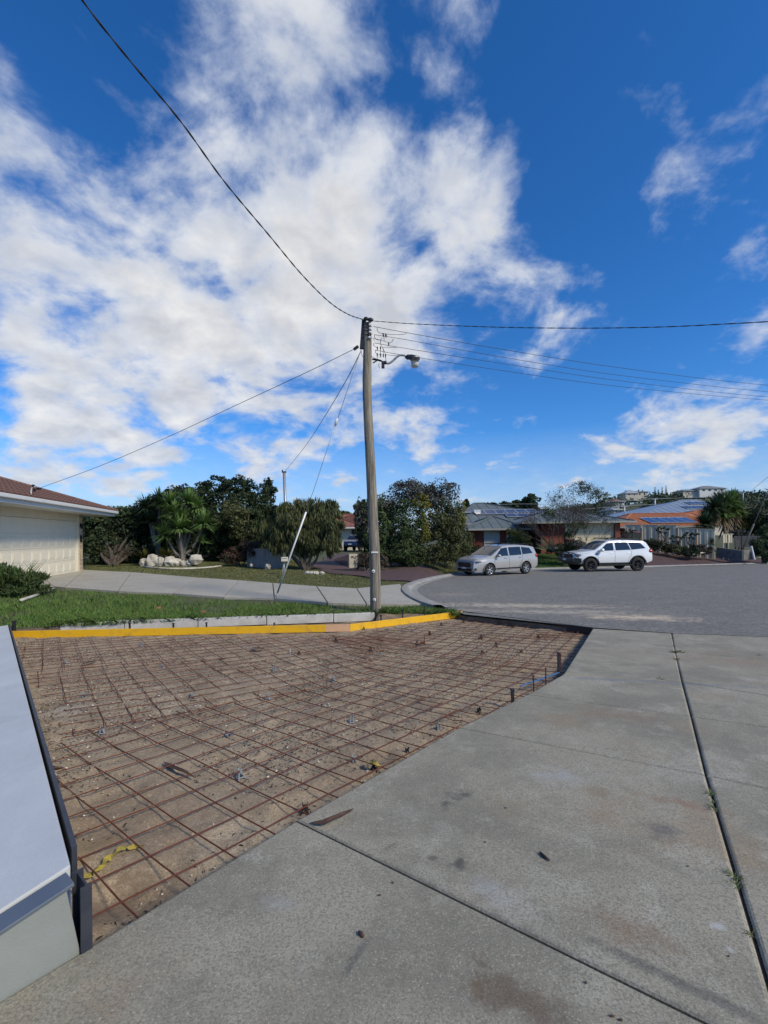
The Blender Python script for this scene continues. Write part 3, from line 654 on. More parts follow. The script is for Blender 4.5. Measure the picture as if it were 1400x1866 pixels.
leaf([s3(565, 1499, .004), s3(592, 1500, .012), s3(612, 1493, .018), s3(632, 1483, .022), s3(645, 1473, .006)], .034, 'dead_leaf', 'dead_leaf', 'curled dark brown leaf on the driveway by the nearest cross joint')
leaf([s3(298, 1388, -.095), s3(315, 1400, -.088), s3(335, 1408, -.085), s3(357, 1418, -.095)], .03, 'dead_leaf', 'dead_leaf', 'long curled brown leaf lying on the mesh left of centre')
leaf([s3(672, 1388, -.09), s3(683, 1393, -.07), s3(697, 1400, -.09)], .05, 'dead_leaf', 'yellow_leaf', 'yellow and brown leaf at the edge of the driveway')
leaf([s3(150, 1210, -.09), s3(162, 1207, -.07), s3(176, 1205, -.09)], .07, 'dead_leaf', 'dead_leaf', 'dark leaf lying on the far left mesh sheet')
leaf([s3(78, 1400, -.10), s3(98, 1402, -.085), s3(122, 1399, -.10)], .04, 'dead_leaf', 'dead_leaf', 'brown leaf in the sand against the pale wall')
leaf([s3(463, 1180, -.10), s3(470, 1182, -.075), s3(482, 1183, -.10)], .10, 'dead_leaf', 'dead_leaf', 'dark leaf below the middle of the yellow board')
mb = MB(); mb.tube([s3(984, 1553, .006), s3(992, 1560, .008), s3(1002, 1568, .006)], [.004, .006, .003], 6); tag(mb.build('twig', 'bark_chip'), 'short black stick lying on the driveway', 'stick')
mb = MB(); mb.tube([s3(654, 1697, .005), s3(658, 1701, .008), s3(663, 1707, .005)], [.003, .007, .004], 6); tag(mb.build('seed_pod', 'dead_leaf'), 'small dark seed pod on the near driveway slab', 'seed pod')
for k, (px, py) in enumerate(((1068, 1790), (1131, 1858), (1116, 1851), (713, 1487), (716, 1608), (692, 1631), (1254, 1578), (884, 1534), (921, 1472), (1328, 1742))):
    if k in (3,): continue
    mb = MB(); mb.ell(s3(px, py, .003), (.004+.002*(k % 3), .003, .003), 6, .2, k); o = mb.build('crumb', 'dead_leaf')
    tag(o, 'tiny dark crumb on the concrete driveway, '+['on the near slab right of centre', 'at the very bottom edge, right one of two', 'at the very bottom edge, left one of two', '', 'left of the dark wet prints', 'below and left of the dark wet prints', 'between the wide joint and the black stick', 'just right of the dark wet prints', 'upper middle of the second slab', 'beside the wide weedy joint'][k], 'crumb', 'dark crumbs on the driveway')
# strip of faded yellow tape half buried
tape = [s3(155, 1600, -.085), s3(170, 1588, -.09), s3(183, 1580, -.075), s3(196, 1566, -.08), s3(212, 1553, -.07), s3(226, 1544, -.085), s3(243, 1543, -.09), s3(262, 1539, -.105)]
c = spl(tape, 4); mb = MB(); vs = []
for i, p in enumerate(c):
    d = (c[min(i+1, len(c)-1)]-c[max(i-1, 0)]).normalized(); s_ = Vector((-d.y, d.x, .4*math.sin(i*1.1))).normalized(); ww = .011+.008*math.sin(i*.9)**2
    vs += [p-s_*ww, p+s_*ww]
mb.add(vs, [(i*2, i*2+1, i*2+3, i*2+2) for i in range(len(c)-1)])
mat('old_tape', (.48, .38, .04), (.34, .25, .06), 50, .6); tag(mb.build('tape', 'old_tape'), 'crumpled strip of faded yellow tape half buried beside the steel post', 'tape')
# weeds in the wide joint
def tuft(p, n, ln, spread, name='weed', m='weed_green', lb='', cat='weed', gp=None, up=.6):
    mb = MB()
    for k in range(n):
        a = random.uniform(0, 2*PI); l_ = ln*random.uniform(.5, 1); b = Vector((math.cos(a)*spread, math.sin(a)*spread, up)).normalized()*l_
        o_ = Vector(p)+Vector((random.uniform(-1, 1), random.uniform(-1, 1), 0))*ln*.15; s_ = Vector((-math.sin(a), math.cos(a), 0))*ln*.045
        mid = o_+b*.55+Vector((0, 0, l_*.08)); mb.add([o_-s_, o_+s_, mid+s_, mid-s_, o_+b], [(0, 1, 2, 3), (3, 2, 4)])
    o = mb.build(name, m); tag(o, lb, cat, gp); return o
mat('weed_green', (.075, .11, .03), (.13, .13, .05), 30, .8, island=.4)
WEED = [(1225, 1165, 14, .05, 'tiny weed at the road end of the wide driveway joint'), (1228, 1178, 16, .05, 'small weed in the wide joint, second from the road'), (1231, 1190, 34, .09, 'bushiest green weed where the wide joint meets a cross joint'), (1234, 1203, 20, .07, 'green weed just below the bushiest one in the wide joint'),
 (1203, 1239, 16, .06, 'low dark weed on a cross joint left of the wide joint'), (1296, 1450, 18, .05, 'upper weed of the middle pair in the wide joint'), (1303, 1478, 16, .05, 'lower weed of the middle pair in the wide joint'), (1336, 1600, 22, .055, 'spreading weed in the wide joint beside the pale paint spots'),
 (1342, 1618, 14, .045, 'short weed right below the spreading one in the wide joint'), (1300, 1463, 10, .04, 'tiny weed between the middle pair in the wide joint'), (1385, 1196, 14, .06, 'weed on the far cross joint at the right edge'), (1370, 1705, 8, .04, 'nearest and smallest weed in the wide driveway joint'), (1245, 1190, 18, .07, 'weed on the cross joint just right of the wide joint')]
for px, py, n, ln, lb in WEED: tuft(s3(px, py, -.01), n, ln, .9, lb=lb, gp='weeds in the driveway joints', up=.45)
# ------------------------------------------------------------------ paths and crossovers beyond
def sheet(name, pix, m, dz=.012, res=.5, world_pts=None):
    poly = world_pts or [(P(*p).x, P(*p).y) for p in pix]
    b_ = bmesh.new(); vs = [b_.verts.new((p[0], p[1], 0)) for p in poly]; b_.faces.new(vs)
    bmesh.ops.triangulate(b_, faces=b_.faces[:])
    for _ in range(6):
        es = [e for e in b_.edges if e.calc_length() > res]
        if not es: break
        bmesh.ops.subdivide_edges(b_, edges=es, cuts=1, use_grid_fill=False); bmesh.ops.triangulate(b_, faces=b_.faces[:])
    for v in b_.verts: v.co.z = float(g(v.co.x, v.co.y))+dz
    me = bpy.data.meshes.new(name); b_.to_mesh(me); b_.free(); me.polygons.foreach_set('use_smooth', [True]*len(me.polygons)); return link(name, me, m)
pathc = concrete('path_concrete', (.46, .425, .35), (.37, .34, .275), (.53, .50, .42), (.30, .25, .20), seed=5, bump=.4, mott=.8); MATS['path_concrete'] = pathc
path = thing('footpath', 'x', 'x', (-3, 12, -.3)); del path['label']; del path['category']; path['kind'] = 'structure'
up = [(80, 1056), (155, 1040), (240, 1044), (360, 1054), (435, 1059), (497, 1064), (577, 1070), (650, 1074), (742, 1066)]
lo = [(97, 1070), (117, 1072), (215, 1079), (315, 1083), (407, 1090), (500, 1092.5), (597, 1100.5), (668, 1103), (776, 1103.5)]
upw = [P(*p) for p in up]; low = [P(*p) for p in lo]
cz_ = lambda x, y: float(g(x, y))+.035
for i in range(len(up)-2):
    slab([upw[i], upw[i+1], low[i+1], low[i]], path, 'path_concrete', .012, .10, cz_)
i = len(up)-2
slab([upw[i], P(700, 1068.5), P(730, 1066), P(737, 1080), P(748, 1091), P(772, 1103.5), low[i]], path, 'path_concrete', .012, .10, cz_)
struct(sheet('garage_apron', [(40, 1062), (90, 1047), (150, 1037.5), (160, 1041), (98, 1071)], 'path_concrete', .012))
mat('red_asphalt', (.070, .038, .036), (.115, .066, .060), 5, .9, .7, 60)
struct(sheet('crossover', [(590, 1022), (560, 1028), (600, 1045), (660, 1050), (700, 1058), (752, 1060), (775, 1054), (812, 1048), (740, 1049), (700, 1047), (655, 1040), (618, 1029), (606, 1020), (640, 1010), (628, 1008), (590, 1015)], 'red_asphalt', .016))
struct(sheet('red_driveway', [(1175, 1033.5), (1290, 1031), (1420, 1026), (1440, 1023), (1330, 1014), (1268, 1006), (1225, 998), (1190, 994), (1160, 992), (1120, 1000), (1150, 1010)], 'red_asphalt', .016, .7))

# ------------------------------------------------------------------ sleeper wall and bank behind the yellow board
mat('sleeper', (.40, .385, .35), (.55, .53, .49), 4, .85, .6, 60, 8, stretch=(1, 1, 1))
sl_t = thing('garden_kerb', 'long weathered pale concrete kerb holding the grass behind the yellow board', 'kerb', (-2.5, 8.8, -.4))
Sa, Sb = Vector((-5.75, 7.98, 0)), Vector((-.22, 9.33, 0))
cuts = [0, .18, .40, .62, .85, 1]
for i in range(5):
    a = Sa.lerp(Sb, cuts[i]+.001); b = Sa.lerp(Sb, cuts[i+1]-.001)
    za = -.335+.02*random.uniform(-1, 1)*.6; a.z = b.z = 0
    a.z = float(g(a.x, a.y))-.065+ (-.03 if i == 0 else 0); b.z = float(g(b.x, b.y))-.06
    mb = MB(); mb.bar(a, b, .10, .17); mb.build('kerb_block', 'sleeper', sl_t, bevel=.012)
bx, bt = np.meshgrid(np.arange(-7.2, 1.6, .05), np.linspace(0, 1, 26))
yf = np.interp(bx, [YLn.x, YK.x, YR.x], [YLn.y, YK.y, YR.y])+.02; yb2 = nbY(bx)+.06
by = yf*(1-bt)+yb2*bt
zf_ = -.037*yf-.20; zt_ = np.where(bx < -.2, g(bx, yb2)-.16, g(bx, yb2)-.01)
bz = zf_+(zt_-zf_)*np.where(bx < -.2, bt, sm(bt*1.1))+(fbm(bx*4, by*4, 4, 31)-.45)*.06
mat('bank_soil', (.17, .11, .06), (.30, .22, .14), 5, .95, 1, 50)
struct(grid('soil_bank', bx, by, bz, 'bank_soil'))

# ------------------------------------------------------------------ grass
def grass(name, n, region, lo_, hi_, w, m, label, dz=0, dens=None, lean=.5):
    P2 = scatter(n, region, None); X, Y = P2[:, 0], P2[:, 1]
    if dens is not None: s_ = dens(X, Y) > rng.uniform(0, 1, n); X, Y = X[s_], Y[s_]
    n = len(X); Z = g(X, Y)-.03+dz+(fbm(X*3, Y*3, 3, 2)-.45)*.035; a = rng.uniform(0, 2*PI, n); b = rng.uniform(0, 2*PI, n); h = rng.uniform(lo_, hi_, n)*(.5+fbm(X*1.5, Y*1.5, 3, 12)); ww = w*rng.uniform(.6, 1.4, n)
    o_ = np.stack([X, Y, Z], 1); s_ = np.stack([np.cos(a)*ww, np.sin(a)*ww, a*0], 1); ln = rng.uniform(.1, lean, n)*h
    m1 = o_+np.stack([np.cos(b)*ln*.4, np.sin(b)*ln*.4, h*.6], 1); t = o_+np.stack([np.cos(b)*ln*1.4, np.sin(b)*ln*1.4, h], 1)
    v = np.stack([o_-s_, o_+s_, m1+s_*.6, t, m1-s_*.6], 1).reshape(-1, 3)
    return stuff(arr_mesh(name, v, 5, m), label, 'grass')
mat('grass_lush', (.075, .150, .022), (.13, .20, .040), 2, .75, island=.45)
mat('grass_dry', (.20, .185, .07), (.11, .13, .04), 1.5, .85, island=.45, lo=.3, hi=.7)
gp_ = [(p.x, p.y) for p in (P(0, 1075), P(97, 1072), P(215, 1081), P(315, 1085), P(407, 1092), P(500, 1095), P(597, 1102.5), P(668, 1105), P(776, 1106), P(840, 1116))]
near_poly = gp_+[(1.35, 9.4), (.5, 9.5), (-.2, 9.42), (-5.8, 7.98), (-6.4, 7.6), (-9, 7.6)]
grass('grass', 95000, near_poly, .035, .10, .0045, 'grass_lush', 'lush green grass strip between the concrete kerb and the footpath', dens=lambda X, Y: np.clip((fbm(X*1.1, Y*1.1, 3, 40)-.22)*3.2, .15, 1)*np.clip(1.25-(Y-nbY(X))/2.6, .3, 1))
back_poly = [(p.x, p.y) for p in (P(158, 1041), P(155, 1030), P(160, 1018), P(350, 1020), P(560, 1020), P(575, 1036), P(660, 1052), P(745, 1062), P(650, 1072), P(577, 1068), P(497, 1062), P(435, 1057), P(360, 1052), P(240, 1042))]
grass('grass', 80000, back_poly, .03, .065, .007, 'grass_dry', 'short patchy dry lawn beyond the footpath, in front of the trees', lean=.9)
bp2 = [(p.x, p.y) for p in (P(690, 1044), P(800, 1048), P(840, 1044), P(860, 1030), P(850, 1018), P(760, 1022), P(690, 1036))]
grass('grass', 22000, bp2, .03, .07, .008, 'grass_dry', 'dry lawn in front of the tall mixed bush left of the silver car', lean=.9)
fp = [(5.0, 26.2), (10, 30.1), (18, 31.7), (19, 33), (18, 36), (12, 36), (8, 34), (5.6, 30)]
grass('grass', 60000, fp, .03, .08, .009, 'grass_lush', 'green front lawn rising behind the two parked cars')
fr = [(p.x, p.y) for p in (P(1262, 1009), P(1300, 1003), P(1360, 1015), P(1430, 1012), P(1430, 1021), P(1340, 1016))]
grass('grass', 16000, fr, .03, .07, .01, 'grass_lush', 'narrow green lawn strip along the red driveway at the right')
ed = [(x, float(nbY(x))+dy) for x, dy in ((-6, -.02), (-.2, -.02), (.5, -.12), (1.5, -.1))]+[(1.5, 9.6), (.5, 9.65), (-.2, 9.5), (-6, 8.1)]
grass('grass', 9000, ed, .04, .13, .005, 'grass_lush', 'ragged grass fringe hanging over the pale concrete kerb', lean=1.4)
grass('grass', 5000, [(-6.1, 7.75), (-.2, 9.0), (-.2, 9.3), (-5.7, 7.95)], .02, .08, .004, 'grass_dry', 'thin weeds in the soil bank below the pale concrete kerb', dz=-.2, dens=lambda X, Y: fbm(X*2, Y*2, 3, 70) > .5)

# ------------------------------------------------------------------ leaves, crowns, trees
def lobes(spec):
    out = []
    for px, py, rx_, ry_, Y in spec:
        c = W(px, py, Y); out.append((c, Vector((rx_*Y/F, (rx_+ry_)*.5*Y/F, ry_*Y/F))))
    return out
def crown(name, lb, n, leaf_, m, parent=None, aspect=.5, style='leaf', clump=.30, nc=26, inner=.25, down=0):
    """foliage: many leaf faces gathered in clumps over the shell of each lobe"""
    tot = sum((r.x*r.z+r.x*r.y+r.y*r.z) for c, r in lb); V = []
    for c, r in lb:
        k = max(60, int(n*(r.x*r.z+r.x*r.y+r.y*r.z)/tot))
        ncl = max(6, int(nc)); d = rng.normal(size=(ncl, 3)); d /= np.linalg.norm(d, axis=1)[:, None]
        rad = rng.uniform(.62, 1.0, ncl); cc = d*rad[:, None]; cr_ = clump*rng.uniform(.55, 1.25, ncl)
        ci = rng.integers(0, ncl, k); q_ = rng.normal(size=(k, 3)); q_ /= np.linalg.norm(q_, axis=1)[:, None]
        p = cc[ci]+q_*(cr_[ci]*rng.uniform(.3, 1.0, k)**.5)[:, None]
        ki = int(k*inner); pi_ = rng.normal(size=(ki, 3)); pi_ /= np.linalg.norm(pi_, axis=1)[:, None]; pi_ *= rng.uniform(0, .75, ki)[:, None]; p = np.concatenate([p, pi_])
        out_ = p/np.maximum(np.linalg.norm(p, axis=1), .01)[:, None]
        p = p*np.array(r)+np.array(c); k2 = len(p)
        if style == 'leaf':
            nr_ = out_*.7+rng.normal(size=(k2, 3))*.8+np.array([0, 0, .25]); nr_ /= np.linalg.norm(nr_, axis=1)[:, None]
            t = np.cross(nr_, rng.normal(size=(k2, 3))); t /= np.linalg.norm(t, axis=1)[:, None]+1e-6; b = np.cross(nr_, t)
        else:                        # hanging or upright streamers
            t = out_*.35+rng.normal(size=(k2, 3))*.30+np.array([0, 0, down]); t /= np.linalg.norm(t, axis=1)[:, None]
            b = np.cross(t, rng.normal(size=(k2, 3))); b /= np.linalg.norm(b, axis=1)[:, None]+1e-6
        s_ = leaf_*rng.uniform(.6, 1.4, k2)[:, None]
        V.append(np.stack([p-t*s_*.5, p+b*s_*aspect*.5, p+t*s_*.5, p-b*s_*aspect*.5], 1).reshape(-1, 3))
    return arr_mesh(name, np.concatenate(V), 4, m, parent)
def limbs(mb, base, tops, r0, seed=0, bend=.2, r1=.02):
    rr = random.Random(seed); base = Vector(base)
    for t_ in tops:
        t_ = Vector(t_); L_ = (t_-base).length
        m1 = base.lerp(t_, .35)+Vector((rr.uniform(-1, 1), rr.uniform(-1, 1), .3))*bend*L_*.3; m2 = base.lerp(t_, .7)+Vector((rr.uniform(-1, 1), rr.uniform(-1, 1), .2))*bend*L_*.3
        c = spl([base, m1, m2, t_], 4); n = len(c); mb.tube(c, [r0+(r1-r0)*(i/(n-1))**.7 for i in range(n)], 7)
mat('bark', (.07, .055, .042), (.13, .105, .085), 14, .95, .9, 60, stretch=(1, 1, .3))
mat('bark_grey', (.17, .15, .13), (.26, .235, .20), 14, .95, .9, 60, stretch=(1, 1, .3))
G = {
 'leaf_dark': ((.016, .030, .011), (.036, .055, .018)), 'leaf_mid': ((.035, .058, .018), (.062, .090, .026)),
 'leaf_olive': ((.048, .060, .020), (.090, .095, .030)), 'leaf_yellow': ((.11, .12, .022), (.17, .155, .03)), 'leaf_grey': ((.055, .056, .044), (.095, .092, .072)),
 'leaf_brown': ((.060, .045, .030), (.095, .075, .048)), 'leaf_red': ((.070, .030, .025), (.045, .045, .022)), 'leaf_bright': ((.055, .105, .022), (.085, .14, .035))}
for k, (a, b) in G.items(): mat(k, a, b, .8, .7, island=.45, spec=.35)
def tree(name, lb, cat, base, spec, n, leaf_, m, gp=None, tr=.12, bark='bark', extra=(), **kw):
    base = Vector(base); t = thing(name, lb, cat, base, group=gp); L_ = lobes(spec)
    mb = MB(); limbs(mb, base-Vector((0, 0, .1)), [c for c, r in L_][:14], tr, seed=int(base.x*10)); mb.build('trunk', bark, t)
    crown('crown', L_, n, leaf_, m, t, **kw)
    for nm, sp, n2_, lf, m2 in extra: crown(nm, lobes(sp), n2_, lf, m2, t, **kw)
    return t
GT = 'trees along the left garden'
def bs(px, py, Y): p = W(px, py, Y); return (p.x, Y, float(g(p.x, Y)))
tree('hedge_tree', 'dark hedge tree directly right of the garage corner', 'tree', bs(205, 1020, 24), [(172, 950, 22, 24, 25), (168, 985, 18, 34, 24.6), (185, 965, 34, 36, 25), (225, 955, 36, 32, 25.5), (205, 1000, 36, 26, 25), (255, 950, 34, 34, 26), (175, 1005, 22, 30, 24.5), (250, 1000, 32, 30, 25.5), (280, 940, 36, 30, 27), (290, 975, 40, 36, 27)], 17000, .15, 'leaf_dark', GT, extra=[('sunlit_tone_leaves', [(215, 935, 36, 14, 25), (180, 945, 26, 14, 24.8)], 2200, .13, 'leaf_mid')])  # top leaves get a lighter green, sunlight put into the colour
tree('garden_tree', 'broad dark evergreen tree rising behind the yuccas', 'tree', bs(360, 1020, 27), [(345, 910, 40, 30, 27), (400, 895, 44, 28, 27), (440, 895, 28, 26, 27), (430, 935, 44, 40, 27), (350, 950, 40, 36, 27), (400, 975, 40, 36, 27), (300, 925, 30, 30, 27)], 22000, .16, 'leaf_dark', GT, extra=[('olive_leaves', [(420, 940, 34, 26, 25.3), (440, 965, 26, 20, 25)], 2500, .15, 'leaf_olive')])
tree('garden_tree', 'narrow dark tree with a ragged top between broad evergreen and weeping tree', 'tree', bs(483, 1020, 28), [(483, 895, 20, 16, 28), (490, 885, 10, 14, 28), (480, 925, 27, 26, 28), (465, 950, 26, 28, 27.5), (500, 945, 20, 28, 28), (470, 985, 34, 28, 27)], 11000, .15, 'leaf_dark', GT)
tree('shrub', 'reddish green leafy shrub left of the grey corrugated fence', 'shrub', bs(440, 1028, 23.5), [(455, 1000, 20, 18, 23.5), (430, 1012, 24, 14, 23.3), (415, 1018, 16, 10, 23)], 5000, .09, 'leaf_red', GT, tr=.04)
tree('low_hedge', 'very dark green hedge mass behind the rock garden', 'hedge', bs(350, 1022, 26), [(300, 1000, 40, 28, 26.5), (370, 1000, 44, 30, 27), (425, 990, 30, 30, 27), (235, 1010, 34, 18, 25.5)], 9000, .17, 'leaf_dark', GT)
for a_, (x0_, x1_) in enumerate(((165, 330), (330, 520))):
    tree('tall_hedge', ('long dark hedge wall filling the space behind the rock garden, left half', 'long dark hedge wall filling the space behind the grey fence and shrubs')[a_], 'hedge', bs((x0_+x1_)/2, 1020, 30), [(x, 965+6*math.sin(x), 30, 40, 30) for x in range(x0_, x1_, 32)], 15000, .2, 'leaf_dark', GT, inner=.5)
# bare shrub with pale branches
mb = MB(); b0 = Vector(bs(205, 1030, 22.5))
limbs(mb, b0, [W(x, y, 22.4+random.uniform(-.6, .6)) for x, y in ((190, 960), (200, 950), (225, 965), (240, 985), (178, 990), (215, 975), (235, 1010), (182, 1012), (250, 1000), (207, 985))], .010, 3, .5, .003)
tb = thing('bare_shrub', 'leafless shrub of pale crooked branches in front of the dark hedge', 'shrub', b0); mb.build('branches', 'bark', tb); crown('leaves', lobes([(215, 1005, 30, 16, 22.6)]), 900, .06, 'leaf_brown', tb)
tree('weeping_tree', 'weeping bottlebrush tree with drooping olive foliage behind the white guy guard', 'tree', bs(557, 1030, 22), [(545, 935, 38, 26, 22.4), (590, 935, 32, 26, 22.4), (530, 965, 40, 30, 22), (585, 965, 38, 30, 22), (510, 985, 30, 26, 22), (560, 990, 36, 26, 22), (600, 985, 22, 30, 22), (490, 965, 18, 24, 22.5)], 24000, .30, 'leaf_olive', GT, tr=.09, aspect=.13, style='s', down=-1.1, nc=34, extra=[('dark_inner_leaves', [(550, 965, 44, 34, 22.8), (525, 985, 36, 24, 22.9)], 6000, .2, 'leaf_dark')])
# big mixed bush behind the pole
tree('tall_bush', 'tall mixed bush with grey, olive and yellow green foliage right of the pole', 'bush', bs(745, 1032, 25), [(690, 935, 40, 34, 25), (690, 975, 42, 44, 24.6), (740, 960, 44, 46, 24.8), (745, 1005, 40, 26, 24), (700, 1010, 36, 24, 24)], 26000, .11, 'leaf_mid', GT, nc=40,
     extra=[('grey_foliage', [(750, 900, 44, 26, 25.4), (800, 905, 40, 28, 25.6), (700, 925, 28, 18, 25), (660, 950, 14, 40, 24.8)], 13000, .11, 'leaf_grey'), ('yellow_green_foliage', [(768, 925, 18, 24, 24.4), (775, 965, 12, 24, 24.1), (840, 935, 10, 24, 25)], 4500, .10, 'leaf_yellow'), ('brown_green_foliage', [(810, 955, 38, 44, 25), (822, 990, 32, 38, 24.6), (790, 1010, 28, 18, 24.4)], 14000, .11, 'leaf_olive')])
tree('shrub', 'low russet shrub at the foot of the timber pole, behind the crossover', 'shrub', bs(665, 1040, 21), [(665, 1022, 18, 16, 21.5), (695, 1022, 16, 14, 22)], 3500, .08, 'leaf_brown', None, tr=.03)
tree('shrub', 'feathery brown green shrub between the tall bush and the silver car', 'shrub', bs(840, 1022, 27), [(838, 1000, 20, 20, 27), (826, 1012, 22, 12, 26.6), (850, 985, 14, 16, 27.4)], 4500, .13, 'leaf_olive', None, tr=.03, aspect=.25, style='s', down=.6)

def palm_head(V, c, n, ln, w, droop=.5, up=.4, seed=0):
    rr = np.random.default_rng(seed)
    for k in range(n):
        d = rr.normal(size=3); d[2] = abs(d[2])*1.0-.45+up*.4; d /= np.linalg.norm(d); d = Vector(d); l_ = ln*rr.uniform(.8, 1.15)
        s_ = d.cross(Vector((0, 0, 1)))
        s_ = s_.normalized() if s_.length > .01 else Vector((1, 0, 0)); dr = Vector((0, 0, -droop*l_*(.2+.8*(1-abs(d.z)))*.5))
        a = Vector(c)+d*.05; m1 = a+d*l_*.5+dr*.25; t_ = a+d*l_+dr
        V += [a-s_*w*.4, m1-s_*w*.55, t_, m1+s_*w*.55, a+s_*w*.4]
mat('yucca_leaf', (.11, .19, .045), (.17, .25, .07), 2, .5, island=.35); mat('yucca_dead', (.23, .17, .09), (.15, .11, .065), 3, .8, island=.3); mat('yucca_dark', (.03, .055, .02), (.05, .085, .03), 2, .6, island=.35)
def yucca(lb, base, heads, m, ln, w, n=130, skirt=0, gp=None, tr=.10):
    base = Vector(base); t = thing('yucca', lb, 'yucca tree', base, group=gp); mb = MB(); V = []; D = []
    for i, (px, py, Y) in enumerate(heads):
        c = W(px, py, Y); m1 = base.lerp(c, .5)+Vector((0, 0, -.12*(abs(c.x-base.x)))); cc = spl([base-Vector((0, 0, .1)), base+Vector((0, 0, .25))+(c-base)*.12, m1, c], 4); q_ = len(cc)
        mb.tube(cc, [tr*(1-.45*j/(q_-1)) for j in range(q_)], 8)
        palm_head(V, c, int(n*1.5), ln, w*1.25, seed=i*7+3)
        if skirt:
            for k in range(60):
                a = random.uniform(0, 2*PI); d = Vector((math.cos(a), math.sin(a), -1.6)).normalized(); s_ = Vector((-math.sin(a), math.cos(a), 0)); o_ = c-Vector((0, 0, random.uniform(0, skirt*.7))); l_ = ln*random.uniform(.7, 1.2)
                D += [o_-s_*w*.5, o_+d*l_*.5-s_*w*.5, o_+d*l_, o_+d*l_*.5+s_*w*.5, o_+s_*w*.5]
    mb.build('trunk', 'bark_grey', t); arr_mesh('leaves', np.array([tuple(v) for v in V]), 5, m, t)
    if D: arr_mesh('dead_leaf_skirt', np.array([tuple(v) for v in D]), 5, 'yucca_dead', t)
    return t
yucca('tall multi headed yucca standing in the rock garden', bs(332, 1024, 23.5), [(332, 945, 23.6), (303, 975, 23.3), (372, 955, 23.4), (345, 915, 24), (310, 918, 24.2), (358, 925, 24.1), (328, 962, 23), (318, 935, 23.6)], 'yucca_leaf', .85, .055, 150)
yucca('darker yucca leaning at the left side of the rock garden', bs(290, 1024, 24.5), [(278, 950, 24.8), (268, 925, 25), (290, 915, 25)], 'yucca_dark', .85, .055, 150)
yucca('small yucca offshoot at the right of the rock garden', bs(355, 1020, 23.8), [(366, 985, 23.6)], 'yucca_leaf', .6, .045, 90, tr=.05)
for px, py, Y, lb in ((262, 1014, 23, 'pale green spiky plant behind the leftmost rocks'), (295, 1010, 23.2, 'yellow green spiky plant behind the middle rocks'), (308, 1012, 23.2, 'yellow green spiky plant against the yucca trunk'), (278, 1002, 24, 'tall dark spiky plant with dead flower stalks')):
    V = []; palm_head(V, W(px, py, Y), 110, .42, .03, .3, .9, seed=px); tag(arr_mesh('spiky_plant', np.array([tuple(v) for v in V]), 5, 'leaf_yellow' if 'yellow' in lb or 'pale' in lb else 'leaf_mid'), lb, 'plant')
# limestone rocks
mat('limestone', (.36, .32, .25), (.60, .56, .47), 3, .9, 1, 20, 8)
RK = [(262, 1026, 9, 9), (279, 1022, 12, 13), (292, 1025, 11, 11), (312, 1024, 12, 11), (323, 1026, 9, 9), (335, 1027, 9, 6), (345, 1027, 9, 7), (357, 1020, 12, 10), (349, 1025, 6, 6), (488, 1033, 6, 6), (484, 1054, 5, 2), (458, 1030, 3, 3)]
RL = ['small grey limestone rock at the left end of the rock garden', 'large rounded limestone rock, second from the left end', 'large pale limestone rock, third from the left end', 'tall grooved limestone rock left of the yucca trunk', 'narrow limestone rock touching the yucca trunk',
      'low white limestone rock in front of the yucca trunk', 'low white limestone rock right of the yucca trunk', 'blocky white limestone rock at the right end of the rock garden', 'small limestone rock before the blocky right end rock', 'lone pointed rock on the lawn before the grey fence', 'flat pale stone on the lawn beside the footpath', 'small white stone by the reddish shrub']
for i, ((px, py, rx_, ry_), lb) in enumerate(zip(RK, RL)):
    Y = 22.7 if i < 9 else (22 if i != 10 else 17.5); c = W(px, py, Y); mb = MB(); mb.ell(c, (rx_*Y/F, rx_*Y/F*.8, ry_*Y/F), 9, .24, i*3+1); tag(mb.build('rock', 'limestone'), lb, 'rock', 'limestone garden rocks')
eg = [P(x, y, .03) for x, y in ((262, 1033), (300, 1036), (345, 1036), (380, 1034), (405, 1031))]
mb = MB(); mb.tube(spl(eg, 5), .05, 6); tag(mb.build('garden_edging', 'limestone'), 'thin curved pale edging in front of the rock garden', 'edging')
for i, (px, py) in enumerate(((560, 1037), (568, 1041), (577, 1042), (587, 1045), (573, 1038))):
    mb = MB(); c = W(px, py, 19.5); c.z = float(g(c.x, c.y))+.03; mb.ell(c, (.13, .1, .09), 8, .2, i+40); tag(mb.build('rock', 'limestone'), 'flat limestone piece at the foot of the weeping tree, number %s along its edge' % ('one two three four five'.split()[i]), 'rock', 'limestone pieces under the weeping tree')
# strappy clump at far left
cb = W(22, 1062, 11.5); V = []
tc_ = thing('strappy_bush', 'dense green bush with long upright leaves at the left edge before the garage door', 'bush', (cb.x, cb.y, float(g(cb.x, cb.y))))
crown('foliage', [(Vector((-9.75, 11.6, .14)), Vector((.85, .7, .36))), (Vector((-10.6, 11.6, .2)), Vector((.9, .7, .45))), (Vector((-9.2, 11.5, .0)), Vector((.55, .5, .2)))], 9000, .13, 'leaf_mid', tc_, aspect=.22, style='s', down=.5)
for k in range(150):
    a = random.uniform(0, 2*PI); o_ = Vector((-9.9+random.uniform(-.7, .7), 11.6+random.uniform(-.4, .4), .05)); l_ = random.uniform(.45, .85); d = Vector((math.cos(a)*.5, math.sin(a)*.5, 1)).normalized(); s_ = Vector((-math.sin(a), math.cos(a), 0))*.011
    V += [o_-s_, o_+d*l_*.6-s_, o_+d*l_+Vector((math.cos(a), math.sin(a), -.3))*.12, o_+d*l_*.6+s_, o_+s_]
arr_mesh('long_leaves', np.array([tuple(v) for v in V]), 5, 'leaf_bright', tc_)
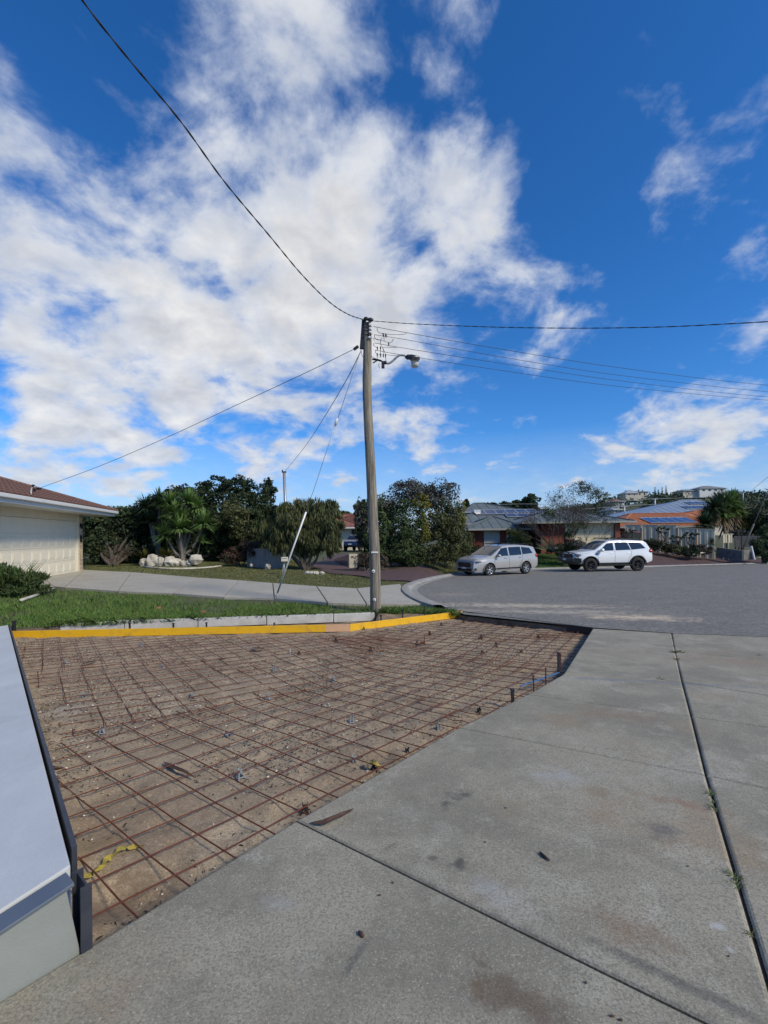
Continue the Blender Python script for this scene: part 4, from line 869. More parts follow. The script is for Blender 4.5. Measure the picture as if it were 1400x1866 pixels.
mb = MB(); mb.tube(spl([P(38, 1094, .03), P(60, 1087, .03), P(80, 1080, .03), P(99, 1073, .03)], 4), .04, 5); tag(mb.build('garden_edging', 'limestone'), 'short pale stone edging below the strappy bush at left', 'edging')
mb = MB(); c = P(290, 1110); mb.box(c+Vector((0, 0, .03)), (.07, .035, .03), .4); mat('brick_bit', (.35, .10, .06), (.45, .16, .10), 10, .9); tag(mb.build('brick_piece', 'brick_bit'), 'broken red brick lying in the lush grass left of centre', 'brick')
mb = MB(); c = P(371, 1117); mb.box(c+Vector((0, 0, .03)), (.06, .04, .03), .1); tag(mb.build('brick_piece', 'brick_bit'), 'red brick piece on top of the pale concrete kerb', 'brick')

# ------------------------------------------------------------------ left garage
mat('cream_wall', (.62, .56, .43), (.67, .61, .48), 2, .85, .3, 60); mat('cream_door', (.74, .68, .54), (.78, .72, .58), 2, .5); mat('gutter_white', (.66, .66, .63), rough=.45)
mat('tile_brown', (.125, .060, .045), (.19, .10, .075), 5, .85, .5, 40, island=.2); mat('brick_cream', (.46, .35, .22), (.56, .45, .30), 9, .9, island=.2); mat('mortar', (.30, .28, .25), rough=.95)
A0 = Vector((-11.55, 12.6)); A1 = Vector((-13.2, 19.35)); gd = (A1-A0).normalized(); gn = Vector((gd.y, -gd.x))      # gn points toward the drive
gz = -.15
gar = thing('garage', 'cream garage with brown tiled roof and panelled roller door, left edge', 'garage', (A1.x, A1.y, gz))
def gp3(s, o_, z): p = A0+gd*s+gn*o_; return Vector((p.x, p.y, z))
Lw = (A1-A0).length; WL = Lw+.55
def wbox(s0, s1, o0, o1, z0, z1, name, m, parent=None, bevel=0, lb=None):
    mb = MB(); pl = [gp3(s0, o0, 0), gp3(s1, o0, 0), gp3(s1, o1, 0), gp3(s0, o1, 0)]; mb.prism([(p.x, p.y) for p in pl], z0, z1); o = mb.build(name, m, parent, bevel=bevel)
    if lb: o['label'] = lb
    return o
S_ = -8
wbox(S_, Lw+.12, -6.2, -.12, gz-.3, 2.32, 'wall', 'cream_wall', gar)
wbox(S_, Lw, -.119, -.001, 2.02, 2.32, 'lintel', 'cream_wall', gar)
wbox(Lw+.002, Lw+.14, -.119, .04, gz-.2, 2.319, 'door_jamb', 'cream_wall', gar)
# brick pier: coursed bricks proud of the mortar
wbox(Lw+.145, WL, -.35, .0, gz-.2, 2.315, 'pier', 'mortar', gar)
mb = MB()
for r_ in range(28):
    z = gz+.02+r_*.086
    if z > 2.22: break
    for (s0, s1) in ((Lw+.15, Lw+.375), (Lw+.385, WL+.004)) if r_ % 2 == 0 else ((Lw+.15, Lw+.26), (Lw+.27, WL+.004)):
        p = [gp3(s0, -.02, 0), gp3(s1, -.02, 0), gp3(s1, .008, 0), gp3(s0, .008, 0)]; mb.prism([(q_.x, q_.y) for q_ in p], z, z+.076)
    p = [gp3(WL-.02, -.34, 0), gp3(WL+.008, -.34, 0), gp3(WL+.008, -.01, 0), gp3(WL-.02, -.01, 0)]; mb.prism([(q_.x, q_.y) for q_ in p], z, z+.076)
o = mb.build('brickwork', 'brick_cream', gar); o['kind'] = 'stuff'
# sectional door
door = wbox(S_+3, Lw-.01, -.118, -.06, gz, 2.015, 'garage_door', 'cream_door', gar)
dm = None
for k in range(4):
    z0 = gz+.005+k*.54; z1_ = z0+.53
    mb = MB(); pl = [gp3(S_+3, -.058, 0), gp3(Lw-.01, -.058, 0), gp3(Lw-.01, -.045, 0), gp3(S_+3, -.045, 0)]; mb.prism([(p.x, p.y) for p in pl], z0, z1_)
    s0 = Lw-.12
    if k < 3:
        i = 0
        while s0 > S_+3.5:
            w_ = .50
            for (za, zb_) in ((z0+.08, z1_-.08),):
                pl = [gp3(s0-w_, -.046, 0), gp3(s0, -.046, 0), gp3(s0, -.036, 0), gp3(s0-w_, -.036, 0)]; mb.prism([(p.x, p.y) for p in pl], za, zb_)
                pl = [gp3(s0-w_+.05, -.037, 0), gp3(s0-.05, -.037, 0), gp3(s0-.05, -.027, 0), gp3(s0-w_+.05, -.027, 0)]; mb.prism([(p.x, p.y) for p in pl], za+.05, zb_-.05)
            s0 -= w_+.11
    o = mb.build('door_section', 'cream_door', None, bevel=.004); o.parent = door
# eave: soffit, fascia, gutter
oh = 1.0; eS = WL+.95
wbox(S_, eS, -.3, oh, 2.321, 2.345, 'soffit', 'gutter_white', gar)
wbox(S_, eS, oh+.002, oh+.025, 2.30, 2.50, 'fascia', 'gutter_white', gar)
wbox(S_, eS+.1, oh+.027, oh+.14, 2.42, 2.54, 'gutter', 'gutter_white', gar, bevel=.02)
wbox(eS+.002, eS+.025, -6.2, oh+.02, 2.30, 2.50, 'end_fascia', 'gutter_white', gar)
rt = math.tan(R(19)); zE = 2.53
roof = MB(); e1 = gp3(S_, oh+.10, zE); e2 = gp3(eS+.08, oh+.10, zE); e3 = gp3(eS+.08, -6.3, zE); hh = 3.7
r1_ = gp3(S_, oh+.1-hh, zE+hh*rt); r2_ = gp3(eS+.08-hh, oh+.1-hh, zE+hh*rt); r3_ = gp3(S_, -6.3, zE)
roof.add([e1, e2, r2_, r1_], [(0, 1, 2, 3)]); roof.add([e2, e3, r2_], [(0, 1, 2)]); roof.add([r1_, r2_, e3, r3_], [(0, 1, 2, 3)]); rf = roof.build('roof', 'tile_brown', gar)
# individual roof tiles on the slope in view
tb_ = MB(); nseg = 5
for k in range(nseg+1):
    u = k/nseg; h = .035*math.sin(u*PI)**2+.012
    tb_.v += [(u*.30, 0, h+.030), (u*.30, .36, h)]
for k in range(nseg): tb_.f.append((2*k, 2*k+2, 2*k+3, 2*k+1))
n_ = len(tb_.v)
for k in range(nseg+1): tb_.v.append((k/nseg*.30, 0, -.0))
for k in range(nseg): tb_.f.append((n_+k, n_+k+1, 2*k+2, 2*k))
tme = bpy.data.meshes.new('roof_tile'); tme.from_pydata(tb_.v, [], tb_.f); tme.materials.append(MATS['tile_brown'])
ang = math.atan2(gd.y, gd.x); pitch = R(19)
Mt = Matrix((( gd.x, -gn.x*math.cos(pitch), gn.x*math.sin(pitch)), (gd.y, -gn.y*math.cos(pitch), gn.y*math.sin(pitch)), (0, math.sin(pitch), math.cos(pitch))))
cnt = 0
for row in range(11):
    v_ = row*.33
    for c_i in range(60):
        s_ = eS-.02-.30*(c_i+1)-v_*math.cos(pitch)
        if s_ < -1.2 or cnt >= 296: break
        p = gp3(s_, oh+.10-v_*math.cos(pitch), zE+v_*math.sin(pitch)+.012)
        o = bpy.data.objects.new('roof_tile', tme); COL.objects.link(o); o.parent = rf
        o.matrix_local = Matrix.Translation(p) @ Mt.to_4x4(); cnt += 1
mb = MB(); hp = [e2.lerp(r2_, t) + Vector((0, 0, .03)) for t in np.linspace(0, 1, 12)]; mb.tube(hp, .085, 7); mb.build('hip_capping', 'tile_brown', gar)
mb = MB(); wp = gp3(WL+.03, -.28, 2.05); mb.box(wp, (.34, .30, .07), ang); mb.box(wp+Vector((0, 0, .13)), (.36, .32, .05), ang); mb.build('meter_hood', 'gutter_white', gar)
mb = MB(); lp = gp3(Lw+.30, .06, 1.86); mb.box(lp, (.08, .10, .16), ang); mb.lathe([(.0, -.10), (.05, -.08), (.06, 0), (.02, .03)], lp+Vector((.03, 0, -.05)), 10); mb.build('wall_lamp', 'black_plastic', gar)
mb = MB(); mb.box(gp3(Lw+.36, .02, 1.28), (.16, .03, .30), ang); mb.build('house_number', 'black_plastic', gar)
# service bracket on the roof
bk0 = W(57, 912, 14.2); mb = MB(); mb.tube(spl([W(48, 921, 14.2), W(55, 914, 14.2), W(57, 905, 14.2), W(57, 893, 14.2), W(60, 887, 14.2), W(64, 887, 14.2)], 5), .018, 6)
br = thing('service_bracket', 'cable bracket with black insulator standing on the garage gutter', 'bracket', bk0); mb.build('riser_pipe', 'gutter_white', br)
mb = MB(); mb.ell(W(61, 885, 14.2), (.06, .04, .04), 8); mb.ell(W(71, 890.5, 14.2), (.10, .04, .035), 8); mb.box(W(63, 893, 14.2), (.05, .05, .1)); mb.build('insulator', 'black_plastic', br)

# ------------------------------------------------------------------ power pole
mat('pole_wood', (.085, .070, .050), (.36, .32, .25), 5, .9, 1, 30, 8, stretch=(5, 5, .35), lo=.3, hi=.7)
PY = 9.55
pp_ = [(686, 1125), (685, 1108), (684, 1060), (682.5, 1000), (679.5, 940), (677.5, 890), (675, 840), (672.5, 790), (670, 740), (669, 690), (669.8, 640), (669.5, 610), (668.5, 590)]
pr = [.124, .120, .114, .110, .107, .104, .101, .098, .096, .094, .090, .086, .084]
c = spl([W(x, y, PY) for x, y in pp_], 5); rr_ = np.interp(np.linspace(0, 12, len(c)), range(13), pr); rr_ = [r*(1+.012*math.sin(i*1.7)+.01*math.sin(i*.6)) for i, r in enumerate(rr_)]
pole = thing('power_pole', 'weathered round timber power pole with wires and a street lamp at its top', 'power pole', (c[0].x, PY, c[0].z))
mb = MB(); mb.tube(c, rr_, 20); mb.build('shaft', 'pole_wood', pole)
def disc(px, py, r):
    mb = MB(); p = W(px, py, PY-.125); mb.lathe([(.012, .0), (r, -.004), (r, .012), (.012, .016)], p, 18, axis='Y'); o = mb.build('marker_disc', 'white_paint', pole)
    m2 = MB(); m2.lathe([(0, -.012), (.013, -.010), (.013, .004)], p, 10, axis='Y'); m2.build('bolt', 'black_steel', None).parent = o
disc(680.5, 1041, .034); disc(682.5, 1093, .034)
mb = MB(); mb.box(W(683, 1006.5, PY-.118), (.14, .006, .034)); mb.box(W(683, 1006.5, PY-.122), (.10, .004, .022)); mb.build('name_plate', 'white_paint', pole)
mb = MB(); mb.box(W(686.5, 1111, PY-.125), (.02, .01, .035)); mb.build('small_tag', 'galv', pole)
# black cable guard down the left of the top
mb = MB(); mb.bar(W(663.5, 583, PY-.03), W(659.5, 636, PY-.03), .085, .06, up=(0, 1, 0)); mb.build('cable_guard', 'black_plastic', pole)
def pt(x, y, d=0): return W(620+x/7.778, 560+y/7.778, PY+d)
mb = MB()
for pts in ([(340, 200), (400, 225), (440, 250)], [(345, 240), (400, 250), (450, 240)], [(345, 280), (400, 285), (450, 275)], [(345, 325), (400, 330), (450, 325)], [(345, 385), (400, 385), (455, 380)], [(410, 180), (405, 300), (410, 430)], [(430, 200), (428, 300), (440, 450)], [(440, 240), (425, 260), (430, 290)]):
    mb.tube([pt(x, y, -.10) for x, y in pts], .009, 5)
mb.build('strap', 'black_steel', pole)
for (x, y, r) in ((368, 163, .055), (430, 178, .06), (425, 245, .035), (425, 300, .03), (425, 350, .03), (415, 425, .03)):
    mb = MB(); p = pt(x, y, -.11); mb.ell(p, (r*1.1, r*.7, r*.75), 10); mb.build('insulator', 'black_plastic' if r > .04 else 'white_paint', pole)
JW = [[(525, 290), (527, 330), (550, 355), (590, 370), (680, 382), (800, 388), (900, 382), (945, 370)], [(487, 395), (492, 430), (520, 458), (570, 465)], [(450, 432), (540, 458), (620, 480), (700, 502), (735, 490), (745, 460), (770, 448)],
      [(590, 370), (620, 400), (622, 430), (625, 475)], [(640, 375), (660, 400), (655, 430)], [(600, 435), (575, 465), (572, 520), (600, 570), (640, 660), (650, 780)], [(475, 510), (480, 545), (520, 570), (530, 580)], [(600, 565), (700, 568), (800, 572)],
      [(510, 600), (500, 640), (525, 665), (525, 740)], [(545, 680), (560, 665), (575, 690), (560, 710)], [(575, 560), (572, 640), (575, 690)], [(610, 580), (612, 700)], [(645, 670), (720, 680), (830, 690)], [(305, 615), (310, 680), (335, 715)], [(555, 790), (548, 830), (560, 865)], [(400, 665), (450, 700), (530, 740)], [(470, 455), (490, 470)]]
mb = MB()
for j in JW: mb.tube(spl([pt(x, y, -.06+.05*math.sin(len(j))) for x, y in j], 4), .0055, 4)
mb.build('jumper_wire', 'black_steel', pole)
for (x, y) in ((528, 575), (572, 575), (688, 515), (527, 668), (575, 672), (612, 680), (643, 680), (612, 385), (645, 390)):
    mb = MB(); p = pt(x, y, -.06); mb.box(p, (.026, .026, .045)); mb.box(p+Vector((0, 0, -.035)), (.014, .014, .03)); mb.build('connector', 'black_plastic', pole)
mb = MB(); mb.tube([pt(455, 735), pt(530, 745), pt(590, 762)], .02, 6); mb.tube([pt(465, 790), pt(530, 750)], .014, 6); mb.build('bracket', 'black_steel', pole)
mb = MB(); mb.box(pt(608, 818, -.02), (.065, .06, .13)); mb.box(pt(625, 785, -.02), (.10, .07, .05)); mb.build('fuse_box', 'black_steel', pole)
arm = MB(); arm.tube(spl([pt(640, 790), pt(690, 795), pt(740, 765), pt(800, 710), pt(850, 680), pt(930, 685)], 6), .022, 8); arm = arm.build('lamp_arm', 'galv', pole)
mb = MB(); hp = [pt(925, 690), pt(950, 680), pt(1020, 690), pt(1100, 705), pt(1130, 715)]; cs = []
vs = []; fs = []
for i, (x, yt, yb3, wd) in enumerate(((918, 692, 720, .05), (955, 668, 745, .09), (1020, 668, 735, .13), (1090, 682, 745, .13), (1130, 705, 750, .07))):
    for d_, yy in ((-wd, yb3), (-wd, (yt+yb3)/2-8), (-wd*.5, yt), (wd*.5, yt), (wd, (yt+yb3)/2-8), (wd, yb3)): vs.append(pt(x, yy, d_))
for i in range(4):
    for k in range(6): fs.append((i*6+k, i*6+(k+1) % 6, (i+1)*6+(k+1) % 6, (i+1)*6+k))
fs += [tuple(range(6))[::-1], tuple(range(24, 30))]
hd = MB().add(vs, fs).build('lamp_head', 'black_plastic', None); hd.parent = arm
mat('lamp_bowl', (.52, .52, .48), rough=.35)
bw = MB(); bw.lathe([(.0, -.165), (.07, -.155), (.082, -.12), (.088, -.02), (.085, .01), (0, .02)], pt(1058, 740), 18); b_ = bw.build('lamp_bowl', 'lamp_bowl', None); b_.parent = arm
rs = MB(); rs.lathe([(.0, .02), (.10, .0), (.12, .03), (.0, .05)], pt(1050, 740), 16); rs.build('lamp_reflector', 'galv', None).parent = arm

# ------------------------------------------------------------------ wires
def cable(name, lb, pts, A, B, r, gp='overhead wires', twist=0, cat='wire', m='black_steel', n=10):
    """points of the photograph, standing in the vertical plane through plan points A and B"""
    out = []
    for px, py in pts:
        a, b = ab(px, py); d = Vector((B[0]-A[0], B[1]-A[1])); den = d.x-a*d.y; t = (a*A[1]-A[0])/den; Y = A[1]+d.y*t; out.append(Vector((a*Y, Y, CZ+b*Y)))
    c = spl(out, n); mb = MB()
    if twist:
        c2 = []
        for i in range(len(c)-1):
            k = max(2, int((c[i+1]-c[i]).length/.045)); c2 += [c[i].lerp(c[i+1], j/k) for j in range(k)]
        c2.append(c[-1]); s_ = 0
        for ph in (0, PI):
            q_ = []; s_ = 0
            for i, p in enumerate(c2):
                if i: s_ += (p-c2[i-1]).length
                d = (c2[min(i+1, len(c2)-1)]-c2[max(i-1, 0)]).normalized(); u = d.cross(Vector((0, 0, 1))).normalized(); v = d.cross(u); w_ = s_*2*PI/twist+ph
                q_.append(p+(u*math.cos(w_)+v*math.sin(w_))*r*.55)
            mb.tube(q_, r*.62, 5)
    else: mb.tube(c, r, 6)
    return tag(mb.build(name, m), lb, cat, gp)
PT = (-.36, PY)
cable('service_cable', 'thick black twisted service cable sweeping from the pole top over the viewer to upper left', [(60, -140), (150, 0), (235, 108), (330, 222), (410, 332), (490, 428), (550, 500), (600, 550), (635, 573), (664, 583)], PT, (-2.4, 4.1), .0095, twist=.42)
cable('service_cable', 'thin service cable from the pole down to the garage bracket at left', [(650, 634), (560, 678), (440, 734), (300, 799), (180, 850), (74, 889)], PT, (W(72, 890, 14.2).x, 14.2), .0065)
mb = MB(); mb.bar(W(645, 637, PY), W(653, 631, PY), .05, .05); tag(mb.build('cable_clamp', 'black_plastic'), 'black clamp at the pole end of the thin garage service cable', 'clamp')
cable('service_cable', 'twisted service cable from the pole top straight to the right edge', [(680, 585), (760, 590.5), (900, 596), (1050, 598), (1200, 596), (1330, 590), (1420, 585)], (-.2, PY), (4.9, 6.2), .007, twist=.35)
for pts, r, lb in (([(681, 595), (740, 606), (900, 634), (1100, 666), (1300, 692), (1420, 704)], .0055, 'topmost of the four parallel bare wires right of the pole'), ([(682, 610), (740, 619), (900, 648), (1100, 680), (1300, 704), (1420, 716)], .005, 'second from the top of the four parallel bare wires right of the pole'),
    ([(683, 625), (740, 635), (900, 660), (1100, 690), (1300, 714), (1420, 725)], .005, 'third from the top of the four parallel bare wires right of the pole'), ([(684, 638), (740, 648), (900, 673), (1100, 701), (1300, 721), (1420, 731)], .005, 'lowest of the four parallel bare wires right of the pole')):
    cable('overhead_wire', lb, pts, (-.2, PY), (12, 15), r)
gb = P(503, 1098); gw = thing('guy_wire', 'steel guy wire with white lower guard, anchored in the grass left of the pole', 'guy wire', gb)
def gpt(px, py, Y0=gb.y, top=(658, 638)):
    t = (1098-py)/(1098-top[1]); return W(px, py, Y0+(PY-Y0)*t)
mb = MB(); mb.tube([gpt(658, 638), gpt(632, 715), gpt(614, 768)], .0065, 5); mb.tube([gpt(612, 772), gpt(590, 838), gpt(572, 893), gpt(556, 936)], .0065, 5); mb.build('stay_wire', 'galv', gw)
mb = MB(); mb.tube([gpt(615, 762), gpt(613, 769), gpt(611, 776)], [.022, .032, .022], 8); mb.build('insulator', 'white_paint', gw)
mb = MB(); mb.tube([gpt(558, 933), gpt(532, 1005), gpt(506, 1080)], [.020, .020, .022], 10); mb.build('guard', 'white_paint', gw)
mb = MB(); mb.tube([gpt(508, 1078), gpt(500, 1088), gpt(500, 1106)], .010, 6); mb.tube([gpt(506, 1080), gpt(504, 1092), gpt(498, 1104)], .008, 6); mb.tube([gpt(500, 1078), gpt(504, 1088), gpt(501, 1104)], .006, 6); mb.build('anchor_rod', 'galv', gw)
cable('service_cable', 'thin drooping service cable from the pole to the distant grey pole above the trees', [(657, 642), (630, 695), (590, 762), (555, 815), (518, 861)], PT, (W(518, 861, 27).x, 27), .009)
mb = MB(); fpz = W(518, 862, 27); mb.tube([Vector((fpz.x+.15, 27, -.5)), fpz], .085, 10); fpo = thing('service_pole', 'grey round service pole rising behind the weeping tree', 'pole', (fpz.x, 27, -.4)); mb.build('shaft', 'galv', fpo)
mb = MB(); mb.box(fpz+Vector((0, 0, .06)), (.26, .12, .07)); mb.box(fpz+Vector((-.1, 0, .14)), (.06, .06, .10)); mb.build('cap', 'black_plastic', fpo)

# ------------------------------------------------------------------ small things on the left verge
mat('cream_metal', (.62, .58, .46), rough=.5)
lbp = P(517, 1046); lt = thing('letterbox', 'cream metal letterbox on a thin post behind the white guy guard', 'letterbox', lbp); s_ = 1.0
Yl = lbp.y; mb = MB(); mb.tube([W(517, 1048, Yl), W(519, 1023, Yl)], .016, 6); mb.tube([W(514, 1048, Yl-.05), W(518, 1023, Yl)], .010, 6); mb.build('post', 'cream_metal', lt)
mb = MB(); mb.box(W(519, 1019, Yl), (.27, .30, .18), .15); mb.build('box', 'cream_metal', lt, bevel=.01)
mb = MB(); mb.box(W(519, 1016.5, Yl-.16), (.20, .012, .03), .15); mb.build('slot', 'cream_wall', lt)
mat('sandstone', (.42, .35, .24), (.52, .44, .32), 5, .9, .6, 40)
c = W(643, 1036, 21.5); lp_ = thing('letterbox_pillar', 'square limestone letterbox pillar left of the timber pole', 'letterbox', (c.x, c.y, float(g(c.x, c.y))))
mb = MB(); mb.box(W(642.5, 1022, 21.5), (.40, .40, .66), .25); mb.build('pillar', 'sandstone', lp_, bevel=.015)
for dx in (-2, 4):
    mb = MB(); mb.box(W(645+dx*1.1, 1014.5, 21.27), (.10, .02, .05), .25); mb.build('slot', 'black_plastic', lp_)
# corrugated fence piece
mat('fence_grey', (.23, .225, .215), (.28, .275, .26), 3, .5)
def corr(name, lb, a, b, z0, z1, m, npan, gp=None, pitch_=.20, depth=.035, cat='fence', posts=True, ztops=None):
    a = Vector(a); b = Vector(b); t = thing(name, lb, cat, (a.x, a.y, float(g(a.x, a.y)) if z0 is None else z0), group=gp); d = b-a; L_ = d.length; d.normalize(); nrm = Vector((-d.y, d.x))
    for k in range(npan):
        s0 = L_*k/npan+.02; s1 = L_*(k+1)/npan-.02; mb = MB(); vs = []; s = s0; j = 0
        zt0 = z1 if ztops is None else ztops[k]
        while s < s1:
            o_ = depth*(0 if j % 4 in (0, 1) else 1); ss = min(s, s1); p = a+d*ss+nrm*o_; zz0 = float(g(p.x, p.y))-.05 if z0 is None else z0
            zt2 = zt0 if not isinstance(zt0, tuple) else zt0[0]+(zt0[1]-zt0[0])*(ss-s0)/(s1-s0)
            vs += [(p.x, p.y, zz0), (p.x, p.y, zt2)]; s += pitch_/2*(.8 if j % 2 == 0 else .2)*1.6; j += 1
        n = len(vs)//2; vs += [(v[0]+nrm.x*.006, v[1]+nrm.y*.006, v[2]) for v in vs]
        f = [(2*i, 2*i+2, 2*i+3, 2*i+1) for i in range(n-1)]+[(2*n+2*i, 2*n+2*i+1, 2*n+2*i+3, 2*n+2*i+2) for i in range(n-1)]
        mb.add(vs, f); mb.build('fence_panel', m, t)
        za, zb_ = (zt0, zt0) if not isinstance(zt0, tuple) else zt0
        p = a+d*s0; q_ = a+d*s1; mb = MB(); mb.bar((p.x, p.y, za), (q_.x, q_.y, zb_), .05, .05); mb.build('top_rail', m, t)
        if posts: mb = MB(); p = a+d*(L_*k/npan); mb.bar((p.x, p.y, -1.2), (p.x, p.y, za+.02), .055); mb.build('fence_post', m, t)
    return t
f0, f1 = W(452, 1030, 23.4), W(516, 1030, 22.6)
corr('corrugated_fence', 'low grey corrugated fence under the weeping tree', (f0.x, f0.y), (f1.x, f1.y), -.4, W(0, 1008, 23).z+.05, 'fence_grey', 2, pitch_=.26)
# ------------------------------------------------------------------ houses
mat('brick_red', (.16, .042, .026), (.24, .075, .045), 14, .9, .4, 60); mat('roof_green', (.105, .125, .122), (.14, .16, .155), 1.2, .55, stretch=(1, 1, 1)); mat('cream_rib', (.66, .57, .39), rough=.6)
mat('solar', (.014, .022, .055), (.022, .034, .085), 2, .18, spec=.7); mat('solar_blue', (.035, .065, .16), (.05, .085, .20), 1, .2, spec=.6); mat('alu', (.50, .51, .52), rough=.4, metal=.4); mat('fascia_grey', (.30, .30, .27), rough=.6)
mat('tile_orange', (.36, .115, .048), (.50, .19, .08), 3, .85, .6, 30); mat('roof_blue', (.22, .27, .33), (.26, .31, .37), .8, .4); mat('roof_red', (.20, .075, .05), (.28, .11, .075), 2, .85); mat('shutter', (.50, .49, .43), rough=.6)
def hip(parent, x0, x1, y0, y1, ze, rise, m, rx0=None, rx1=None, ry=None, th=.14, caps=True, ribs=0, name='roof', trim='fascia_grey'):
    ry = ry if ry is not None else (y0+y1)/2; h = (y1-y0)/2; rx0 = x0+h if rx0 is None else rx0; rx1 = x1-h if rx1 is None else rx1
    z1 = ze+rise; c = [(x0, y0), (x1, y0), (x1, y1), (x0, y1)]; vs = [(x, y, ze) for x, y in c]+[(rx0, ry, z1), (rx1, ry, z1)]+[(x, y, ze-th) for x, y in c]
    mb = MB(); mb.add(vs, [(0, 1, 5, 4), (1, 2, 5), (2, 3, 4, 5), (3, 0, 4), (9, 8, 7, 6), (6, 7, 1, 0), (7, 8, 2, 1), (8, 9, 3, 2), (9, 6, 0, 3)]); o = mb.build(name, m, parent)
    if caps:
        mc = MB()
        for a, b in ((0, 4), (1, 5), (2, 5), (3, 4), (4, 5)):
            if (Vector(vs[a])-Vector(vs[b])).length > .05: mc.bar(Vector(vs[a])+Vector((0, 0, .03)), Vector(vs[b])+Vector((0, 0, .03)), .22, .06)
        k = mc.build('ridge_capping', m, None); k.parent = o
    mg = MB(); mg.bar((x0-.05, y0-.08, ze-.07), (x1+.05, y0-.08, ze-.07), .14, .15); mg.bar((x1+.08, y0, ze-.07), (x1+.08, y1, ze-.07), .14, .15); mg.bar((x0-.08, y0, ze-.07), (x0-.08, y1, ze-.07), .14, .15); k = mg.build('gutter', trim, None); k.parent = o
    if ribs:
        mr_ = MB(); nv = (Vector(vs[1])-Vector(vs[0])).cross(Vector(vs[4])-Vector(vs[0])).normalized()
        for x in np.arange(x0+ribs, x1, ribs):
            if x < rx0: f_ = (x-x0)/max(.01, rx0-x0)
            elif x > rx1: f_ = (x1-x)/max(.01, x1-rx1)
            else: f_ = 1
            mr_.bar(Vector((x, y0, ze+.015)), Vector((x, y0+(ry-y0)*f_, ze+rise*f_+.015)), .05, .035)
        k = mr_.build('roof_rib', m, None); k.parent = o; k['kind'] = 'stuff'
    return o, vs
def roofpt(vs, tri, u, v):
    a, b, c = [Vector(vs[i]) for i in tri]; return a+(b-a)*u+(c-a)*v
def panels(parent, org, ux, uy, nx, ny, w, h, m, gap=.03):
    """solar panels on a slope: org corner, unit vectors along and up the slope"""
    n = ux.cross(uy).normalized()
    if n.z < 0: n = -n
    for i in range(nx):
        for j in range(ny):
            c = org+ux*(i*(w+gap)+w/2)+uy*(j*(h+gap)+h/2)+n*.10; mb = MB(); M_ = Matrix((ux, uy, n)).transposed(); mb.box(c, (w, h, .04), M_); o = mb.build('solar_panel', m, parent)
            mf = MB()
            for a, b in (((-1, -1), (1, -1)), ((1, -1), (1, 1)), ((1, 1), (-1, 1)), ((-1, 1), (-1, -1))):
                mf.bar(c+M_ @ Vector((a[0]*w/2, a[1]*h/2, .015)), c+M_ @ Vector((b[0]*w/2, b[1]*h/2, .015)), .04, .05)
            k = mf.build('panel_frame', 'alu', None); k.parent = o
H1 = thing('brick_house', 'red brick house with grey green metal roof and solar panels behind the silver car', 'house', (9, 38, -.4))
def zat(py, Y, px=900): return W(px, py, Y).z
xw0, xw1 = W(858, 970, 37).x, W(948, 970, 37).x
ez = zat(963, 36.3, 900); hip(H1, xw0-.55, W(965, 960, 36.5).x, 36.3, 44, ez, zat(937, 39, 900)-ez-.15, 'roof_green', rx0=W(900, 937, 39).x, rx1=W(900, 937, 39).x, ry=39.4, ribs=.76)
mb = MB(); mb.box(((xw0+xw1)/2, 39.9, .4), (xw1-xw0, 5.8, 2.6)); mb.build('brick_wall', 'brick_red', H1)
# wall faces at y = 37: shutters
def quadbox(px0, px1, py0, py1, Y, dep, name, m, parent, bevel=0):
    a = W(px0, py0, Y); b = W(px1, py1, Y); mb = MB(); mb.box(((a.x+b.x)/2, Y, (a.z+b.z)/2), (abs(b.x-a.x), dep, abs(a.z-b.z))); return mb.build(name, m, parent, bevel=bevel)
w1 = quadbox(882, 911, 967, 998, 36.97, .06, 'roller_shutter', 'shutter', H1); quadbox(923, 940, 966, 990, 36.97, .06, 'roller_shutter', 'shutter', H1)
for k in range(14):
    y_ = 968.5+k*2.1; quadbox(882.3, 910.7, y_, y_+1.7, 36.93, .02, 'shutter_slat', 'shutter', None).parent = w1
quadbox(881, 912, 965.2, 967.2, 36.9, .16, 'shutter_box', 'fascia_grey', H1)
for px in (861, 864.5, 868, 871.5):
    quadbox(px, px+1.2, 971, 1000, 36.9, .05, 'timber_batten', 'brick_red', H1)
mb = MB(); mb.box((W(975, 0, 41.5).x+1.2, 45, .5), (8.6, 6.9, 2.7)); mb.build('rear_wall', 'brick_red', H1)
ez2 = zat(952, 40.5, 1000); o, vs = hip(H1, W(846, 950, 40.6).x-1, W(1082, 950, 40.4).x, 40.6, 56, ez2, zat(917, 48, 865)-ez2, 'roof_green', rx0=W(865, 917, 48).x, rx1=W(872, 917, 48).x+.6, ry=48, ribs=.9)
ev = Vector(vs[1])-Vector(vs[0]); ux = ev.normalized(); apex = Vector(vs[4]); nrm = ev.cross(apex-Vector(vs[0])).normalized(); uy = nrm.cross(ux)
if uy.z < 0: uy = -uy
def onroof(px, py):
    a, b = ab(px, py); d = Vector((a, 1, b)); o_ = Vector((0, 0, CZ)); t = (Vector(vs[0])-o_).dot(nrm)/d.dot(nrm); return o_+d*t
panels(H1, onroof(868, 939), ux, uy, 6, 1, .99, 1.65, 'solar'); panels(H1, onroof(925, 944), ux, uy, 4, 1, 1.0, 1.65, 'solar')
mb = MB(); c = onroof(868, 935); mb.box(c+Vector((0, 0, .15)), (.7, .5, .3), .3); mb.box(c+Vector((-1.0, .2, .08)), (.9, 1.1, .08)); mb.build('roof_vent', 'alu', H1)
